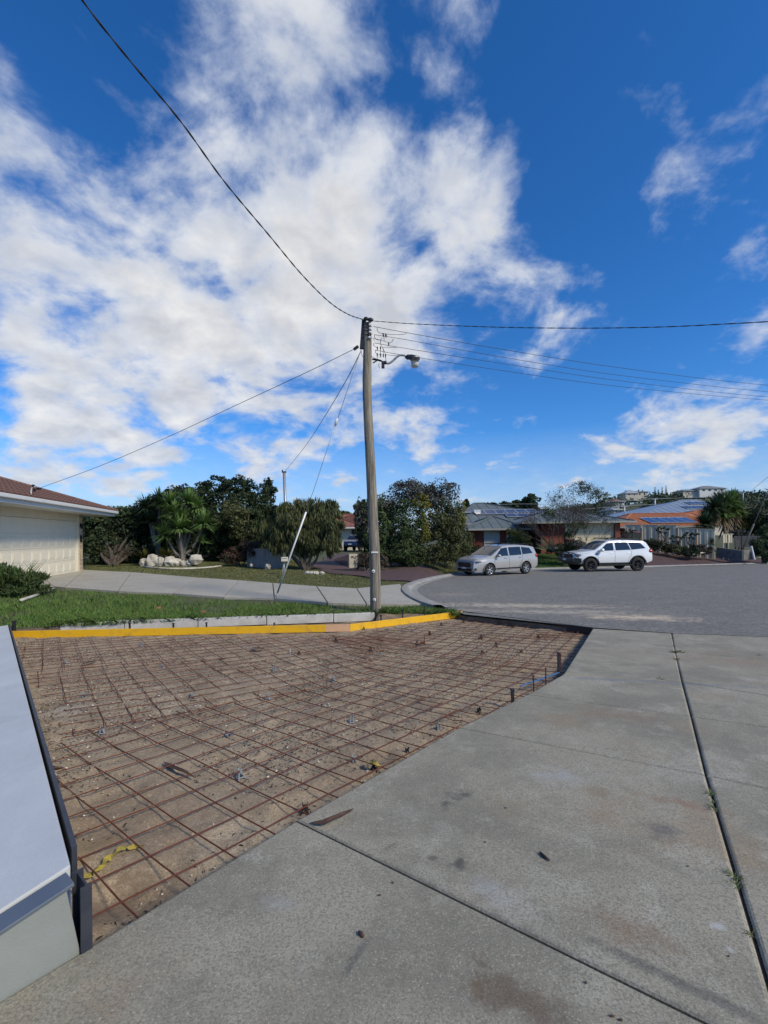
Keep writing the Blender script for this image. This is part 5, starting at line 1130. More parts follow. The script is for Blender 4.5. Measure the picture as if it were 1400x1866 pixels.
# right garage wing
gx0, gx1 = W(985, 960, 35.5).x, W(1141, 950, 36).x
ez3 = zat(949.5, 35.3, 1100); hip(H1, gx0-1.5, gx1+.35, 35.3, 43, ez3, zat(936, 40, 1090)-ez3+.25, 'roof_green', rx0=gx0+2, rx1=gx1-3.2, ry=39.2, ribs=.76)
mb = MB(); mb.box(((gx0+gx1)/2-.2, 39.3, .85), (gx1-gx0-.8, 6.6, 2.6)); mb.build('garage_wall', 'brick_red', H1)
gdx = quadbox(1030, 1119, 953.5, 1001, 35.97, .05, 'garage_door', 'cream_rib', H1)
for k in range(9): quadbox(1030.3, 1118.7, 954.2+k*5.1, 958.6+k*5.1, 35.93, .03, 'door_slat', 'cream_rib', None).parent = gdx
quadbox(1119.5, 1129, 950.5, 990, 35.85, .3, 'brick_pier', 'brick_red', H1)
# second red brick and blue roof houses at the right
H2 = thing('orange_tiled_house', 'house with bright orange tiled roof and blue solar panels behind the cream fence', 'house', (26, 50, 0))
e5 = zat(959, 47, 1200); o, vs2 = hip(H2, W(1127, 950, 47).x, W(1310, 950, 47).x, 47, 58, e5, zat(936, 52.5, 1160)-e5, 'tile_orange', rx0=W(1150, 936, 52.5).x, rx1=W(1262, 940, 52.5).x, ribs=.32)
mb = MB(); mb.box(((W(1130, 0, 47).x+W(1305, 0, 47).x)/2, 52.5, e5-1.3), (W(1305, 0, 47).x-W(1130, 0, 47).x-1, 10, 2.4)); mb.build('wall', 'brick_red', H2)
# second orange gable to the right
o3, vs3 = hip(H2, W(1225, 950, 49).x, W(1330, 950, 49).x, 49.2, 63, zat(953, 49, 1250), zat(930, 56, 1270)-zat(953, 49, 1250), 'tile_orange', rx0=W(1272, 931, 56).x, rx1=W(1300, 931, 56).x, ribs=.4)
uxv = (Vector(vs2[1])-Vector(vs2[0])).normalized(); nv = uxv.cross(Vector(vs2[4])-Vector(vs2[0])).normalized(); uyv = nv.cross(uxv)
if uyv.z < 0: uyv = -uyv
def onr(px, py, v0, n_): a, b = ab(px, py); d = Vector((a, 1, b)); o_ = Vector((0, 0, CZ)); return o_+d*((Vector(v0)-o_).dot(n_)/d.dot(n_))
panels(H2, onr(1186, 954.5, vs2[0], nv), uxv, uyv, 5, 1, .98, 2.3, 'solar_blue')
H3 = thing('metal_roofed_house', 'house with large pale blue metal hip roof behind the orange tiled house', 'house', (38, 66, 1))
e6 = zat(939, 66, 1200); o, vs4 = hip(H3, W(1163, 940, 66).x, W(1330, 940, 66).x, 66, 84, e6, zat(911, 75, 1250)-e6, 'roof_blue', rx0=W(1243, 911, 75).x, rx1=W(1272, 911, 75).x, ribs=1.2, trim='roof_blue')
mb = MB(); mb.box(((W(1165, 0, 66).x+W(1325, 0, 66).x)/2, 75, e6-1.6), (13, 16, 2.9)); mb.build('wall', 'cream_wall', H3)
uxv = Vector((1, 0, 0)); nv4 = uxv.cross(Vector(vs4[4])-Vector(vs4[0])).normalized(); uyv = nv4.cross(uxv)
if uyv.z < 0: uyv = -uyv
panels(H3, onr(1252, 928, vs4[0], nv4), uxv, uyv, 5, 1, 1.0, 1.7, 'solar'); panels(H3, onr(1258, 920, vs4[0], nv4), uxv, uyv, 5, 1, 1.0, 1.7, 'solar')
# middle house behind the dark car
H4 = thing('tiled_house', 'cream house with dark red tiled roof glimpsed between the trees, behind the dark car', 'house', (-5, 55, -.6))
e7 = zat(961, 52, 620); hip(H4, W(560, 960, 52).x, W(668, 960, 52).x, 52, 62, e7, zat(937, 57, 620)-e7, 'roof_red', ribs=.5, trim='gutter_white')
mb = MB(); mb.box(((W(565, 0, 53).x+W(663, 0, 53).x)/2, 57.5, e7-1.45), (W(663, 0, 53).x-W(565, 0, 53).x, 9, 2.7)); mb.build('wall', 'cream_wall', H4)
quadbox(641, 655, 966, 990, 52.9, .1, 'carport_shade_panel', 'black_plastic', H4)  # flat black panel on the wall, painted shade for the carport's inside

# ------------------------------------------------------------------ cars
mat('paint_silver', (.38, .375, .365), (.40, .395, .385), 3, .28, metal=.15, coat=.6); mat('paint_white', (.78, .79, .79), rough=.22, coat=.7, spec=.5); mat('paint_navy', (.012, .018, .045), rough=.2, coat=.8)
mat('lamp_clear', (.16, .17, .19), rough=.06, metal=.2); mat('lamp_red', (.42, .010, .010), rough=.2, coat=.6); mat('rim_alloy', (.50, .51, .52), rough=.3, metal=.7); mat('rim_black', (.018, .018, .02), rough=.35, metal=.4); mat('plate_white', (.6, .6, .58), rough=.5); mat('chrome', (.55, .56, .58), rough=.15, metal=1)
def sc_(x, tab): return float(np.interp(x, [t[0] for t in tab], [t[1] for t in tab]))
def car(label, name, loc, rz, sc, T, top, bot, belt, wheels, wr, wt, W2, paint, rim, rails=True, bull=False, plate=True, snorkel=False, hood_dark=False, nose=None):
    t = thing(name, label, 'car', loc, rz); t.scale = (sc,)*3
    xN, xT = T
    def wp(x):
        u = (x-xT)/(xN-xT); return W2*(1-.20*max(0, (u-.80)/.20)**2-.09*max(0, (.12-u)/.12)**1.5)
    zt = lambda x: sc_(x, top); zbel = lambda x: sc_(x, belt)
    ztm = max(p[1] for p in top)
    def wd(x, z):
        b = zbel(x); w = wp(x)
        if z > b: return w*(.955-.20*((z-b)/(ztm-b))**1.25)
        k = (z-.30)/(b-.30); return w*(.94+.06*math.sin(min(1, max(0, k))*2.2)-.045*max(0, k-.7)/.3)
    stn = sorted(set([round(x, 3) for x in np.arange(xT, xN+.001, .06)]+[p[0] for p in top if xT <= p[0] <= xN]))
    def zlow(x):
        z = sc_(x, bot)
        for wx in wheels:
            rA = wr+.07; d = abs(x-wx)
            if d < rA: z = max(z, wr+math.sqrt(rA*rA-d*d))
        return z
    ks = [0, .0, .12, .28, .45, .60, .75, .88, .96]; vs = []; nr_ = None
    for x in stn:
        z0 = zlow(x); z1 = zt(x)-.05; b = min(zbel(x), z1-.02); ring = []
        zz = [z0, z0+(b-z0)*.08, z0+(b-z0)*.35, z0+(b-z0)*.65, z0+(b-z0)*.88, b, b+(z1-b)*.12, b+(z1-b)*.5, b+(z1-b)*.85, z1]
        for i, z in enumerate(zz): ring.append((wd(x, z)-(.02 if i == 0 else 0), z))
        wT = ring[-1][0]; ring += [(wT*.96, z1+.025), (wT*.86, z1+.042), (wT*.5, z1+.052), (0, z1+.056)]
        full = [(x, y, z) for y, z in ring]+[(x, -y, z) for y, z in ring[-2::-1]]
        vs += full; nr_ = len(full)
    mb = MB(); fs = []
    for i in range(len(stn)-1):
        for k in range(nr_-1): fs.append((i*nr_+k, i*nr_+k+1, (i+1)*nr_+k+1, (i+1)*nr_+k))
        fs.append((i*nr_+nr_-1, i*nr_, (i+1)*nr_, (i+1)*nr_+nr_-1))
    mb.add(vs, fs, True); mb.add(vs[:nr_], [tuple(range(nr_))]); mb.add(vs[-nr_:], [tuple(range(nr_))[::-1]])
    body = mb.build('body', paint, t, True)
    es = body.modifiers.new('split', 'EDGE_SPLIT'); es.split_angle = R(38)
    def side(poly, off, name, m, parent=None, both=True, n=7, lab=None):
        for sg in ((1, -1) if both else (1,)):
            mb = MB(); # poly: (x,z) quad corners bl, br, tr, tl -> grid
            bl, br, tr, tl = poly; vs = []
            for j in range(n):
                for i in range(n):
                    u, v = i/(n-1), j/(n-1); x = (bl[0]*(1-u)+br[0]*u)*(1-v)+(tl[0]*(1-u)+tr[0]*u)*v; z = (bl[1]*(1-u)+br[1]*u)*(1-v)+(tl[1]*(1-u)+tr[1]*u)*v
                    vs.append((x, sg*(wd(x, z)+off), z))
            q_ = [(j*n+i, j*n+i+1, (j+1)*n+i+1, (j+1)*n+i) for j in range(n-1) for i in range(n-1)]
            if sg < 0: q_ = [f[::-1] for f in q_]
            mb.add(vs, q_, True); o = mb.build(name, m, t, True)
            if lab: o['label'] = lab
            if parent: o.parent = parent
    # wheels
    for wx in wheels:
        for sg in (1, -1):
            yv = sg*(W2-.10); mb = MB(); r = wr
            mb.lathe([(r*.62, -.10), (r*.90, -.105), (r*.985, -.08), (r, -.04), (r, .04), (r*.985, .08), (r*.90, .105), (r*.62, .10)], (wx, yv, r), 30, axis='Y'); wh = mb.build('wheel', 'rubber', t, True)
            mb = MB(); fy = sg*.085; mb.lathe([(r*.66, fy*1.1), (r*.62, fy), (r*.58, fy*.5), (r*.0, fy*.3)], (wx, yv, r), 26, axis='Y')
            rm = mb.build('rim_dish', 'rim_black', None); rm.parent = wh; rm.matrix_parent_inverse.identity()
            mb = MB(); mb.lathe([(r*.64, fy*1.12), (r*.60, fy*1.14), (r*.59, fy*1.0)], (wx, yv, r), 26, axis='Y')
            mb.lathe([(0, fy*1.05), (r*.13, fy*1.05), (r*.15, fy*.8)], (wx, yv, r), 14, axis='Y')
            for k in range(6):
                a = k*PI/3+.3
                for da in (-.13, .13):
                    mb.bar((wx+math.cos(a+da*.4)*r*.10, yv+fy*.95, r+math.sin(a+da*.4)*r*.10), (wx+math.cos(a+da)*r*.61, yv+fy*1.0, r+math.sin(a+da)*r*.61), .028, .02, up=(0, 1, 0))
            rm = mb.build('rim', rim, None); rm.parent = wh
            mb = MB()
            pr_ = [(wr+.055, sg*.14)] ; mb.lathe([(wr+.062, -.16 if sg > 0 else -.08), (wr+.062, .08 if sg > 0 else .16)], (wx, yv, wr), 28, axis='Y', smooth=True)
            vs_ = mb.v; mb.f = [f for f in mb.f if all(vs_[i][2] > wr*.75 for i in f)]; mb.sm = mb.sm[:len(mb.f)]
            mb.build('wheel_arch_liner', 'rubber', t, True)
    return t, side, wd, zt, zbel, wp
def add_box(t, name, m, c, d, rot=None, parent=None, bevel=.01, lab=None):
    mb = MB(); mb.box(c, d, rot); o = mb.build(name, m, t, True, bevel=bevel)
    if parent: o.parent = parent
    if lab: o['label'] = lab
    return o
def windscreen(t, zt, wd, x0, x1, shrink, name, m='glass_dark', off=.012):
    mb = MB(); n = 9; vs = []
    for j in range(5):
        x = x0+(x1-x0)*j/4; z = zt(x); w = (wd(x, z-.05))*shrink
        for i in range(n):
            u = i/(n-1)*2-1; vs.append((x+off*(.6 if x1 < x0 else -.6), w*u, z+off+.006-.03*abs(u)**3))
    q_ = [(j*n+i, j*n+i+1, (j+1)*n+i+1, (j+1)*n+i) for j in range(4) for i in range(n-1)]; mb.add(vs, q_, True); return mb.build(name, m, t, True)
def seam(t, wd, pts, r=.006, name='door_seam'):
    for sg in (1, -1):
        c = spl([(x, 0, z) for x, z in pts], 5); mb = MB(); mb.tube([(p.x, sg*(wd(p.x, p.z)+.001), p.z) for p in c], r, 4); mb.build(name, 'black_plastic', t, True)
# silver wagon
p0 = Vector((5.30, 22.75)); yaw = R(30); fwd = Vector((-math.cos(yaw), -math.sin(yaw)))
lf_ = Vector((-fwd.y, fwd.x)); cen_ = p0-fwd*1.335*.965-lf_*.80
zc = -.037*cen_.y+.01
top = [(-2.33, .95), (-2.27, 1.16), (-2.10, 1.54), (-1.7, 1.61), (-1.0, 1.665), (-.2, 1.68), (.25, 1.62), (.62, 1.44), (1.15, 1.13), (1.30, 1.085), (1.8, 1.03), (2.08, .965), (2.20, .88), (2.28, .72), (2.31, .58)]
bot = [(-2.33, .42), (-2.1, .30), (-1.7, .26), (1.7, .24), (2.2, .24), (2.31, .30)]; belt = [(-2.33, .98), (-1.5, 1.08), (0, 1.03), (1.2, .98), (2.0, .86), (2.31, .60)]
t, side, wd, zt, zbel, wp = car('silver station wagon with roof rails parked at the kerb facing left', 'parked_car', (cen_.x, cen_.y, zc), math.atan2(fwd.y, fwd.x), .965, (2.31, -2.33), top, bot, belt, (1.335, -1.335), .345, 0, .90, 'paint_silver', 'rim_alloy')
def common(t, side, wd, zt, wins, seams, xh):
    for wv_ in wins: side(wv_, .008, 'side_window', 'glass_dark')
    for s_ in seams: seam(t, wd, s_)
t.scale.z = .94
common(t, side, wd, zt, [[(.92, 1.06), (-.02, 1.085), (-.02, 1.53), (.42, 1.49)], [(-.12, 1.085), (-1.02, 1.11), (-1.02, 1.55), (-.12, 1.54)], [(-1.10, 1.12), (-1.92, 1.17), (-1.72, 1.47), (-1.10, 1.54)]],
       [[(.98, .98), (.99, .60), (.92, .30)], [(-.07, 1.08), (-.07, .6), (-.05, .30)], [(-1.06, 1.10), (-1.08, .85), (-.86, .55), (-.80, .32)], [(.9, .34), (0, .31), (-.8, .34)]], 0)
windscreen(t, zt, wd, 1.17, .33, .93, 'windscreen'); windscreen(t, zt, wd, -2.11, -2.24, .80, 'rear_window', off=.01)
side([(1.02, .36), (-.95, .36), (-.95, .43), (1.02, .43)], .012, 'sill_trim', 'black_plastic')
for sx_, wx in ((0, 1.335), (0, -1.335)):
    for sg in (1, -1):
        mb = MB(); c = [(wx+.42*math.cos(a), sg*(wd(wx, .7)+.006), .345+.42*math.sin(a)) for a in np.linspace(-.1, PI+.1, 20)]; mb.tube(c, .016, 5); mb.build('arch_trim', 'paint_silver', t, True)
for sg in (1, -1):
    add_box(t, 'door_mirror', 'paint_silver', (.80, sg*1.0, 1.10), (.16, .22, .14), bevel=.05)
    mb = MB(); mb.tube([(.55, sg*.64, 1.66), (.4, sg*.66, 1.71), (-1.6, sg*.64, 1.69), (-1.8, sg*.62, 1.63)], .018, 6); mb.build('roof_rail', 'black_plastic', t, True)
    for x in (.22, -.85): add_box(t, 'door_handle', 'chrome', (x, sg*(wd(x, .95)+.015), .95), (.18, .02, .03))
    mb = MB(); vs = [(2.02, sg*.60, .86), (2.22, sg*.52, .80), (2.21, sg*.80, .78), (1.78, sg*(wd(1.78, .9)+.01), .92), (1.80, sg*(wd(1.8, .8)+.012), .80), (2.25, sg*.55, .70), (2.16, sg*(wd(2.16, .72)+.012), .70)]
    mb.ell((1.98, sg*.74, .80), (.24, .12, .055), 10); mb.build('headlight', 'lamp_clear', t, True)
    add_box(t, 'fog_light', 'black_plastic', (2.20, sg*.70, .42), (.12, .18, .12), bevel=.03)
    mb = MB(); mb.bar((2.29, sg*.50, .72), (2.27, sg*.60, .42), .05, .05); mb.bar((2.27, sg*.60, .42), (2.18, sg*.84, .36), .04, .04); mb.build('chrome_trim', 'chrome', t, True)
    mb = MB(); mb.ell((-2.24, sg*.74, 1.02), (.12, .12, .12), 10); mb.build('tail_light', 'lamp_red', t, True)
for x in (.2, -.75): mb = MB(); mb.bar((x, -.66, 1.74), (x, .66, 1.74), .06, .03); mb.build('roof_bar', 'black_plastic', t, True)
gr = add_box(t, 'grille', 'black_plastic', (2.285, 0, .62), (.07, 1.0, .26), bevel=.03); add_box(t, 'lower_grille', 'black_plastic', (2.27, 0, .38), (.10, 1.15, .16), bevel=.02)
for z in (.68, .62): add_box(t, 'grille_bar', 'chrome', (2.325, 0, z), (.012, .85, .014), parent=gr, bevel=0)
add_box(t, 'number_plate', 'plate_white', (2.34, 0, .47), (.012, .37, .10), bevel=0)
add_box(t, 'bonnet_sheen_panel', 'paint_silver', (1.65, 0, 1.048), (.7, 1.0, .012), Matrix.Rotation(R(6.5), 3, 'Y')) if 0 else None
# white four wheel drive with bull bar
fw1 = Vector((11.70, 25.55)); yw = R(6); fwd = Vector((-math.cos(yw), -math.sin(yw))); lf_ = Vector((-fwd.y, fwd.x)); cen_ = fw1-fwd*1.425-lf_*.86; zc = -.037*cen_.y+.01
top = [(-2.36, 1.08), (-2.30, 1.25), (-2.06, 1.66), (-1.9, 1.76), (-1.2, 1.80), (-.2, 1.82), (.25, 1.78), (.55, 1.66), (1.12, 1.28), (1.28, 1.22), (1.8, 1.17), (2.15, 1.10), (2.25, .98), (2.30, .75)]
bot = [(-2.36, .58), (-2.1, .50), (-1.8, .44), (1.8, .44), (2.1, .52), (2.30, .62)]; belt = [(-2.36, 1.12), (-1.5, 1.22), (0, 1.17), (1.2, 1.12), (2.0, 1.02), (2.30, .80)]
t, side, wd, zt, zbel, wp = car('white four wheel drive with black bull bar and roof racks parked facing left', 'parked_car', (cen_.x, cen_.y, zc), math.atan2(fwd.y, fwd.x), 1.0, (2.30, -2.36), top, bot, belt, (1.425, -1.425), .405, 0, .93, 'paint_white', 'rim_black')
common(t, side, wd, zt, [[(.90, 1.20), (.02, 1.225), (.02, 1.66), (.40, 1.62)], [(-.10, 1.225), (-1.0, 1.25), (-.86, 1.68), (-.10, 1.67)], [(-1.06, 1.25), (-1.95, 1.32), (-1.66, 1.63), (-.92, 1.68)]],
       [[(.98, 1.12), (.99, .80), (.92, .48)], [(-.04, 1.22), (-.04, .8), (-.02, .46)], [(-1.02, 1.24), (-1.04, 1.0), (-.86, .72), (-.84, .50)]], 0)
windscreen(t, zt, wd, 1.14, .36, .93, 'windscreen'); windscreen(t, zt, wd, -2.08, -2.28, .80, 'rear_window', off=.01)
side([(.98, .44), (-.95, .44), (-.95, .53), (.98, .53)], .012, 'sill_trim', 'black_plastic')
for sg in (1, -1):
    mb = MB(); mb.bar((1.0, sg*.97, .40), (-.98, sg*.97, .40), .14, .05); mb.build('side_step', 'black_plastic', t, True)
    for wx in (1.425, -1.425):
        mb = MB(); c = [(wx+.50*math.cos(a), sg*(wd(wx, .8)+.01), .405+.50*math.sin(a)) for a in np.linspace(-.05, PI+.05, 20)]; mb.tube(c, .030, 5); mb.build('wheel_arch_flare', 'black_plastic', t, True)
    add_box(t, 'door_mirror', 'paint_white', (.82, sg*1.04, 1.25), (.18, .24, .19), bevel=.06)
    mb = MB(); mb.tube([(.45, sg*.66, 1.80), (.35, sg*.67, 1.86), (-1.6, sg*.66, 1.86), (-1.8, sg*.64, 1.78)], .018, 6); mb.build('roof_rail', 'black_plastic', t, True)
    for x in (.18, -.86): add_box(t, 'door_handle', 'paint_white', (x, sg*(wd(x, 1.08)+.015), 1.08), (.18, .02, .03))
    add_box(t, 'guard_vent', 'black_plastic', (1.08, sg*(wd(1.08, 1.02)+.006), 1.03), (.20, .015, .06))
    mb = MB(); mb.ell((2.08, sg*.74, .98), (.22, .13, .085), 10); mb.build('headlight', 'lamp_clear', t, True)
    mb = MB(); mb.ell((-2.27, sg*.80, 1.16), (.13, .10, .11), 10); mb.build('tail_light', 'lamp_red', t, True)
for x in (.25, -.5, -1.3): mb = MB(); mb.bar((x, -.70, 1.92), (x, .70, 1.92), .07, .035); mb.bar((x, -.66, 1.86), (x, -.66, 1.92), .06, .04); mb.bar((x, .66, 1.86), (x, .66, 1.92), .06, .04); mb.build('roof_rack_bar', 'black_plastic', t, True)
add_box(t, 'grille', 'black_plastic', (2.30, 0, .90), (.06, 1.0, .30), bevel=.03)
bb = add_box(t, 'bull_bar', 'black_plastic', (2.40, 0, .70), (.22, 1.72, .26), bevel=.05)
for sg in (1, -1):
    mb = MB(); mb.bar((2.36, sg*.80, .70), (2.02, sg*.97, .66), .16, .26); mb.tube(spl([(2.44, sg*.36, .78), (2.46, sg*.36, 1.05), (2.44, sg*.40, 1.12)], 4), .03, 6)
    mb.tube(spl([(2.42, sg*.40, 1.12), (2.42, sg*.80, 1.10), (2.32, sg*.92, 1.02), (2.18, sg*.97, .80)], 5), .028, 6); o = mb.build('bull_bar_wing', 'black_plastic', t, True)
mb = MB(); mb.tube([(2.44, -.42, 1.12), (2.45, .42, 1.12)], .03, 8); mb.tube([(2.46, -.42, .95), (2.46, .42, .95)], .022, 8); mb.build('bull_bar_top_tube', 'black_plastic', t, True)
add_box(t, 'number_plate', 'plate_white', (2.52, 0, .72), (.012, .37, .10), bevel=0)
add_box(t, 'skirt', 'black_plastic', (1.98, 0, .52), (.42, 1.60, .22), bevel=.05)
add_box(t, 'underbody', 'rubber', (0, 0, .42), (3.2, 1.3, .18), bevel=.03)
mb = MB(); mb.tube([(.9, .80, 1.82), (.9, .80, 2.05)], .006, 4); mb.build('aerial', 'black_plastic', t, True)
mb = MB(); mb.box((.3, .1, 1.9), (.1, .1, .1)); 
# dark wagon in the driveway behind the weeping tree
c = W(640, 995, 47); t, side, wd, zt, zbel, wp = car('dark blue wagon parked in the driveway beside the cream house, mostly behind a bush', 'parked_car', (c.x+.55, 48, float(g(c.x, 48))+.02), R(75+180), .98, (2.30, -2.36), top, bot, belt, (1.425, -1.425), .36, 0, .90, 'paint_navy', 'rim_alloy')
common(t, side, wd, zt, [[(.90, 1.20), (.02, 1.225), (.02, 1.66), (.40, 1.62)], [(-.10, 1.225), (-1.0, 1.25), (-.86, 1.68), (-.10, 1.67)]], [], 0); windscreen(t, zt, wd, 1.14, .36, .93, 'windscreen'); windscreen(t, zt, wd, -2.08, -2.28, .80, 'rear_window', off=.01)
add_box(t, 'number_plate', 'plate_white', (2.33, 0, .80), (.012, .37, .11), bevel=0)

# ------------------------------------------------------------------ plants and things before the brick house
mat('twig_brown', (.075, .058, .048), (.12, .095, .078), 10, .9)
bt = Vector(bs(1035, 1010, 32.5)); t = thing('bare_tree', 'sparse grey brown tree with open branches in front of the cream garage door', 'tree', bt)
mb = MB(); rr = random.Random(4)
def grow(p, d, l_, r, dep):
    q_ = p+d*l_; mid = p.lerp(q_, .5)+Vector((rr.uniform(-1, 1), rr.uniform(-1, 1), rr.uniform(-.5, 1)))*l_*.08
    mb.tube([p, mid, q_], [r, r*.82, r*.66], 5 if dep > 2 else 4, cap=False)
    if dep == 0: return
    for k in range(rr.choice((2, 3, 3)) if dep > 1 else 3):
        nd = (d+Vector((rr.uniform(-1, 1), rr.uniform(-1, 1), rr.uniform(-.35, .75)))*.62).normalized(); grow(q_, nd, l_*rr.uniform(.66, .88), r*.62, dep-1)
for dx, dz in ((-.9, 1.1), (-.35, 1.4), (.25, 1.4), (.9, 1.0), (.1, 1.0), (-.6, .9)): grow(bt+Vector((dx*.15, 0, -.1)), Vector((dx, rr.uniform(-.3, .3), dz)).normalized(), 1.25, .055, 6)
mb.build('branches', 'twig_brown', t)
LB = lobes([(1020, 905, 28, 22, 32.5), (1060, 895, 30, 20, 32.5), (1095, 915, 26, 22, 32.5), (1010, 940, 28, 22, 32.3), (1050, 935, 36, 26, 32.5), (1095, 940, 24, 16, 32.5), (1085, 895, 16, 12, 32.5)])
crown('crown', LB, 5200, .08, 'leaf_grey', t, nc=30, inner=.35); crown('green_leaves', lobes([(1060, 888, 20, 12, 32.3), (1092, 905, 18, 14, 32.3), (1050, 960, 20, 12, 32), (1000, 935, 12, 16, 32)]), 1800, .11, 'leaf_mid', t)
tree('shrub', 'rounded olive green shrub in front of the brick house shutters', 'shrub', bs(946, 1010, 34), [(940, 980, 22, 16, 34), (955, 990, 20, 18, 34), (930, 995, 16, 14, 34)], 6000, .12, 'leaf_olive', tr=.05, extra=[('light_leaves', [(935, 972, 12, 8, 33.7), (948, 978, 10, 8, 33.6)], 900, .11, 'leaf_yellow')])
V = []; c = W(999, 1003, 33);
for k in range(70):
    a = random.uniform(-PI*.05, PI*1.05); d = Vector((math.cos(a)*1.0, random.uniform(-.5, .5), abs(math.sin(a))*1.0+.15)).normalized(); l_ = random.uniform(.65, 1.15); s_ = d.cross(Vector((0, 1, 0))).normalized()*.030
    V += [c-s_*.7, c+d*l_*.6-s_, c+d*l_, c+d*l_*.6+s_, c+s_*.7]
mat('flax_leaf', (.26, .27, .12), (.17, .19, .08), 3, .6, island=.3); tag(arr_mesh('flax_plant', np.array([tuple(v) for v in V]), 5, 'flax_leaf'), 'pale striped flax plant fanning out in the red mulch', 'plant')
mat('red_mulch', (.15, .05, .035), (.24, .09, .06), 8, .95, 1, 40)
struct(sheet('garden_bed', [(905, 1012), (960, 1006), (1010, 1006), (1040, 1006), (1075, 1004), (1080, 998), (1000, 996), (930, 998)], 'red_mulch', .02))
tree('shrub', 'low dark grey green shrub at the base of the bare tree', 'shrub', bs(1030, 1008, 31.5), [(1020, 1002, 24, 12, 31.5), (1045, 1000, 22, 14, 31.6)], 4000, .10, 'leaf_dark', tr=.03)
tree('shrub', 'airy grey shrub with upright stems before the garage door', 'shrub', bs(1055, 1005, 31), [(1052, 992, 16, 12, 31), (1062, 996, 10, 8, 31)], 900, .10, 'leaf_grey', tr=.02)
tree('shrub', 'dark low shrubs along the brick wall left of the shutters', 'shrub', bs(885, 1005, 34), [(870, 1002, 20, 9, 34), (895, 1003, 14, 7, 34), (905, 998, 10, 8, 34)], 2800, .11, 'leaf_dark', tr=.02)
mat('terracotta', (.30, .07, .05), rough=.7); mb = MB(); c = W(1037, 1000, 33.5); mb.lathe([(0, 0), (.22, 0), (.34, .62), (.38, .64), (.38, .72), (.30, .72)], c, 16); pt_ = thing('plant_pot', 'red terracotta pot holding a small plant left of the garage door', 'pot', c); mb.build('pot', 'terracotta', pt_); crown('plant', [(c+Vector((0, 0, 1.0)), Vector((.35, .35, .4)))], 500, .16, 'leaf_bright', pt_, style='s', down=.8, aspect=.2)
mat('pale_rock', (.45, .40, .33), rough=.9); mb = MB(); mb.ell(W(1010, 1000, 32), (.35, .25, .18), 9, .15, 2); tag(mb.build('rock', 'pale_rock'), 'pale pinkish boulder beside the flax plant', 'rock')
# bins
mat('bin_green', (.018, .030, .024), rough=.6); mat('lid_red', (.25, .03, .02), rough=.6)
for px, lb, ml in ((1139, 'dark wheelie bin nearest the brick pier', 'bin_green'), (1149, 'middle dark wheelie bin beside the garage', 'bin_green'), (1159, 'rightmost wheelie bin, next to the cream fence', 'lid_red')):
    c = W(px, 990, 37.2); t = thing('wheelie_bin', lb, 'bin', (c.x, 37.2, c.z-.1), group='wheelie bins beside the garage'); mb = MB(); b0 = Vector(t.location)
    vs = [b0+Vector((a*w, b_*w, z)) for z, w in ((.05, .22), (.95, .28)) for a, b_ in ((-1, -1), (1, -1), (1, 1), (-1, 1))]; mb.add(vs, [(3, 2, 1, 0), (4, 5, 6, 7), (0, 1, 5, 4), (1, 2, 6, 5), (2, 3, 7, 6), (3, 0, 4, 7)]); mb.build('bin_body', 'bin_green', t)
    mb = MB(); mb.box(b0+Vector((0, 0, .99)), (.60, .62, .07)); mb.build('lid', ml, t, bevel=.02)
    mb = MB(); mb.lathe([(0, -.03), (.1, -.03), (.1, .03), (0, .03)], b0+Vector((.24, .22, .1)), 12, axis='X'); mb.build('wheel', 'rubber', t)
# cream boundary fence
mat('fence_cream', (.50, .44, .31), (.55, .49, .36), 2, .5)
FA, FB, FC = W(1139, 970, 40), W(1231, 970, 38.5), W(1306, 970, 36.8)
corr('boundary_fence', 'tall cream ribbed metal fence behind the red driveway, stepping down to the right', (FA.x, FA.y), (FC.x, FC.y), None, 0, 'fence_cream', 5, pitch_=.30, depth=.028,
     ztops=[(W(1139, 956, 40).z, W(1172, 956.5, 39.4).z), (W(1172, 956.5, 39.4).z, W(1204, 956.5, 38.9).z), (W(1204, 956.5, 38.9).z, W(1231, 957, 38.4).z), (W(1232, 961, 38.4).z, W(1270, 963.5, 37.5).z), (W(1270, 963.5, 37.5).z, W(1306, 965, 36.8).z)])
c = W(1317, 990, 36.5); a_ = W(1306, 0, 36.8); b_ = W(1325, 0, 37.2)
corr('side_gate', 'pale cream ribbed gate right of the long boundary fence', (a_.x, a_.y), (b_.x, b_.y), W(0, 1003, 36.8).z-.1, W(1316, 973.5, 36.8).z, 'fence_cream', 2, cat='gate')
# dark slatted fence with low block wall
mat('slat_dark', (.028, .030, .034), (.04, .042, .046), 3, .6)
sf = thing('slat_fence', 'low charcoal horizontal slat fence right of the cream gate', 'fence', W(1325, 1000, 38)); 
for k in range(7):
    mb = MB(); z = W(1340, 978+k*3.0, 38).z; mb.bar((W(1326, 0, 38).x, 38, z), (W(1382, 0, 38.5).x, 38.5, z-.02), .03, .115); mb.build('slat', 'slat_dark', sf)
for px in (1327, 1352, 1381): mb = MB(); p = W(px, 976, 38.1); mb.bar((p.x, 38.1, p.z), (p.x, 38.1, -1), .06); mb.build('fence_post', 'slat_dark', sf)
mat('block_grey', (.12, .115, .11), (.18, .175, .165), 4, .9, .6, 30)
bw_ = thing('block_wall', 'low grey retaining wall stepping down below the slat fence', 'wall', W(1310, 1010, 36)); A_ = W(1307, 1000, 36.2); B_ = W(1352, 1006, 34.5); C__ = W(1378, 1004, 36)
